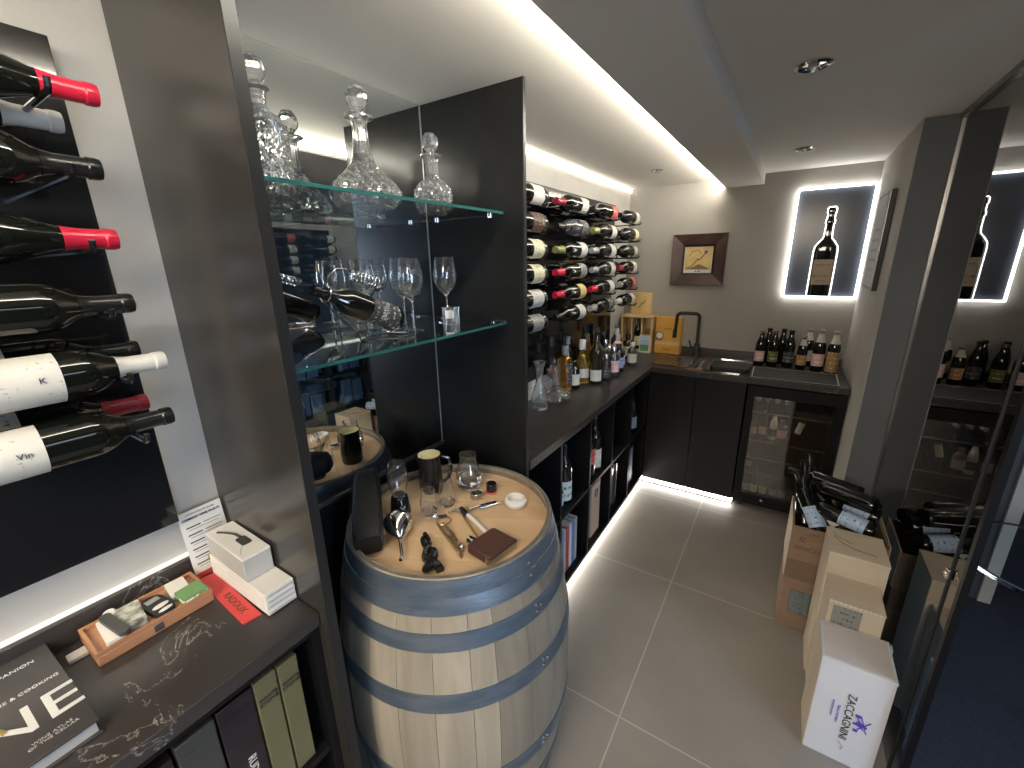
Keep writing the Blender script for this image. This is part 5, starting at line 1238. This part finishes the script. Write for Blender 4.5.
for b, d_, lab, w in heap:
    bottle('dark wine bottle heaped in the open carton, ' + w, b, 'bordeaux', 'dark_glass', 'black_cap', lab, d_, (.1, -.75, .75), .95, 'bottles heaped in the open carton', lz=(.03, .125))

# ------------------------------------------------------------------ shop beyond
t = thing('display_table', 'round glass-topped display table seen through the doorway', 'table', (.80, 1.79, 0))
part('glass_top', MB().lathe([(0, 0), (.232, 0), (.235, .006), (.232, .012), (0, .012)], 56, T_(.80, 1.79, .72)), 'shelf_glass', t)
part('rim', MB().lathe([(.236, -.002), (.241, .0), (.241, .012), (.236, .014), (.236, -.002)], 56, T_(.80, 1.79, .72)), 'chrome', t)
for yy in (1.70, 1.88):
    part('leg', MB().tube([(1.0, yy, .01), (1.0, yy, .716), (.97, yy, .724)], .010, 10), 'chrome', t)
part('foot_plate', MB().box(.97, 1.16, 1.62, 1.96, .0025, .014), 'black', t)
t = thing('shop_shelf', 'low shelf unit with pale blue boxes in the shop, seen in the mirror', 'shelf', (2.1, 2.6, 0))
m = MB(); m.box(1.95, 2.35, 1.2, 3.3, .0025, .04).box(1.95, 2.35, 1.2, 3.3, .42, .45).box(1.95, 2.35, 1.2, 3.3, .84, .87)
for y in (1.2, 1.7, 2.25, 2.8, 3.28): m.box(1.951, 2.349, y, y + .02, .04, .84)
part('shelf_frame', m, 'shop_wall', t)
i = 0
for y in (1.30, 1.48, 1.85, 2.02, 2.40, 2.55, 2.95, 3.10):
    for z in (.041, .451):
        i += 1
        solo('storage_box', 'pale blue box on the shop shelf, %s tier, place %d along' % ('lower' if z < .1 else 'upper', i), 'box', MB().box(2.0, 2.2, y, y + .12, z, z + .26 + .03 * (i % 3)), pbr('pale_blue_box', (.25, .42, .75), .5) if i == 1 else bpy.data.materials['pale_blue_box'], 'pale blue boxes on the shop shelf', bevel=.003)

# ------------------------------------------------------------------ lights
def area(name, loc, rot, sx, sy, power, col):
    l = bpy.data.lights.new(name, 'AREA'); l.shape = 'RECTANGLE'; l.size = sx; l.size_y = sy; l.energy = power; l.color = col
    o = bpy.data.objects.new(name, l); COL.objects.link(o); o.location = loc; o.rotation_euler = rot; return o
def aim(o, tgt):
    o.rotation_euler = (Vector(tgt) - o.location).to_track_quat('-Z', 'Y').to_euler()
o = area('shop_window_daylight', (4.4, -1.6, 1.25), (0, 0, 0), 1.6, 1.7, 52, (.62, .78, 1.)); aim(o, (.2, 1.6, .6))
area('overhead_fill', (-.15, -1.1, 2.1), (math.radians(15), 0, 0), 1.0, 1.4, 40, (1., .87, .70))  # unseen warm fill added behind the camera to brighten the room
area('overhead_fill', (1.7, .6, 2.15), (0, 0, 0), 1.0, 1.0, 5, (.70, .82, 1.))
w = bpy.data.worlds.new('world'); sc.world = w; w.use_nodes = True
w.node_tree.nodes['Background'].inputs[0].default_value = (.85, .82, .78, 1); w.node_tree.nodes['Background'].inputs[1].default_value = .16

sc.view_settings.view_transform = 'Standard'; sc.view_settings.look = 'None'; sc.view_settings.gamma = 1; sc.view_settings.use_curve_mapping = False
sc.view_settings.exposure = 1.2
try:
    sc.cycles.max_bounces = 14; sc.cycles.transmission_bounces = 12; sc.cycles.glossy_bounces = 6; sc.cycles.transparent_max_bounces = 16; sc.cycles.diffuse_bounces = 5
    sc.cycles.sample_clamp_indirect = 6.; sc.cycles.caustics_refractive = True; sc.cycles.use_denoising = True
except Exception: pass
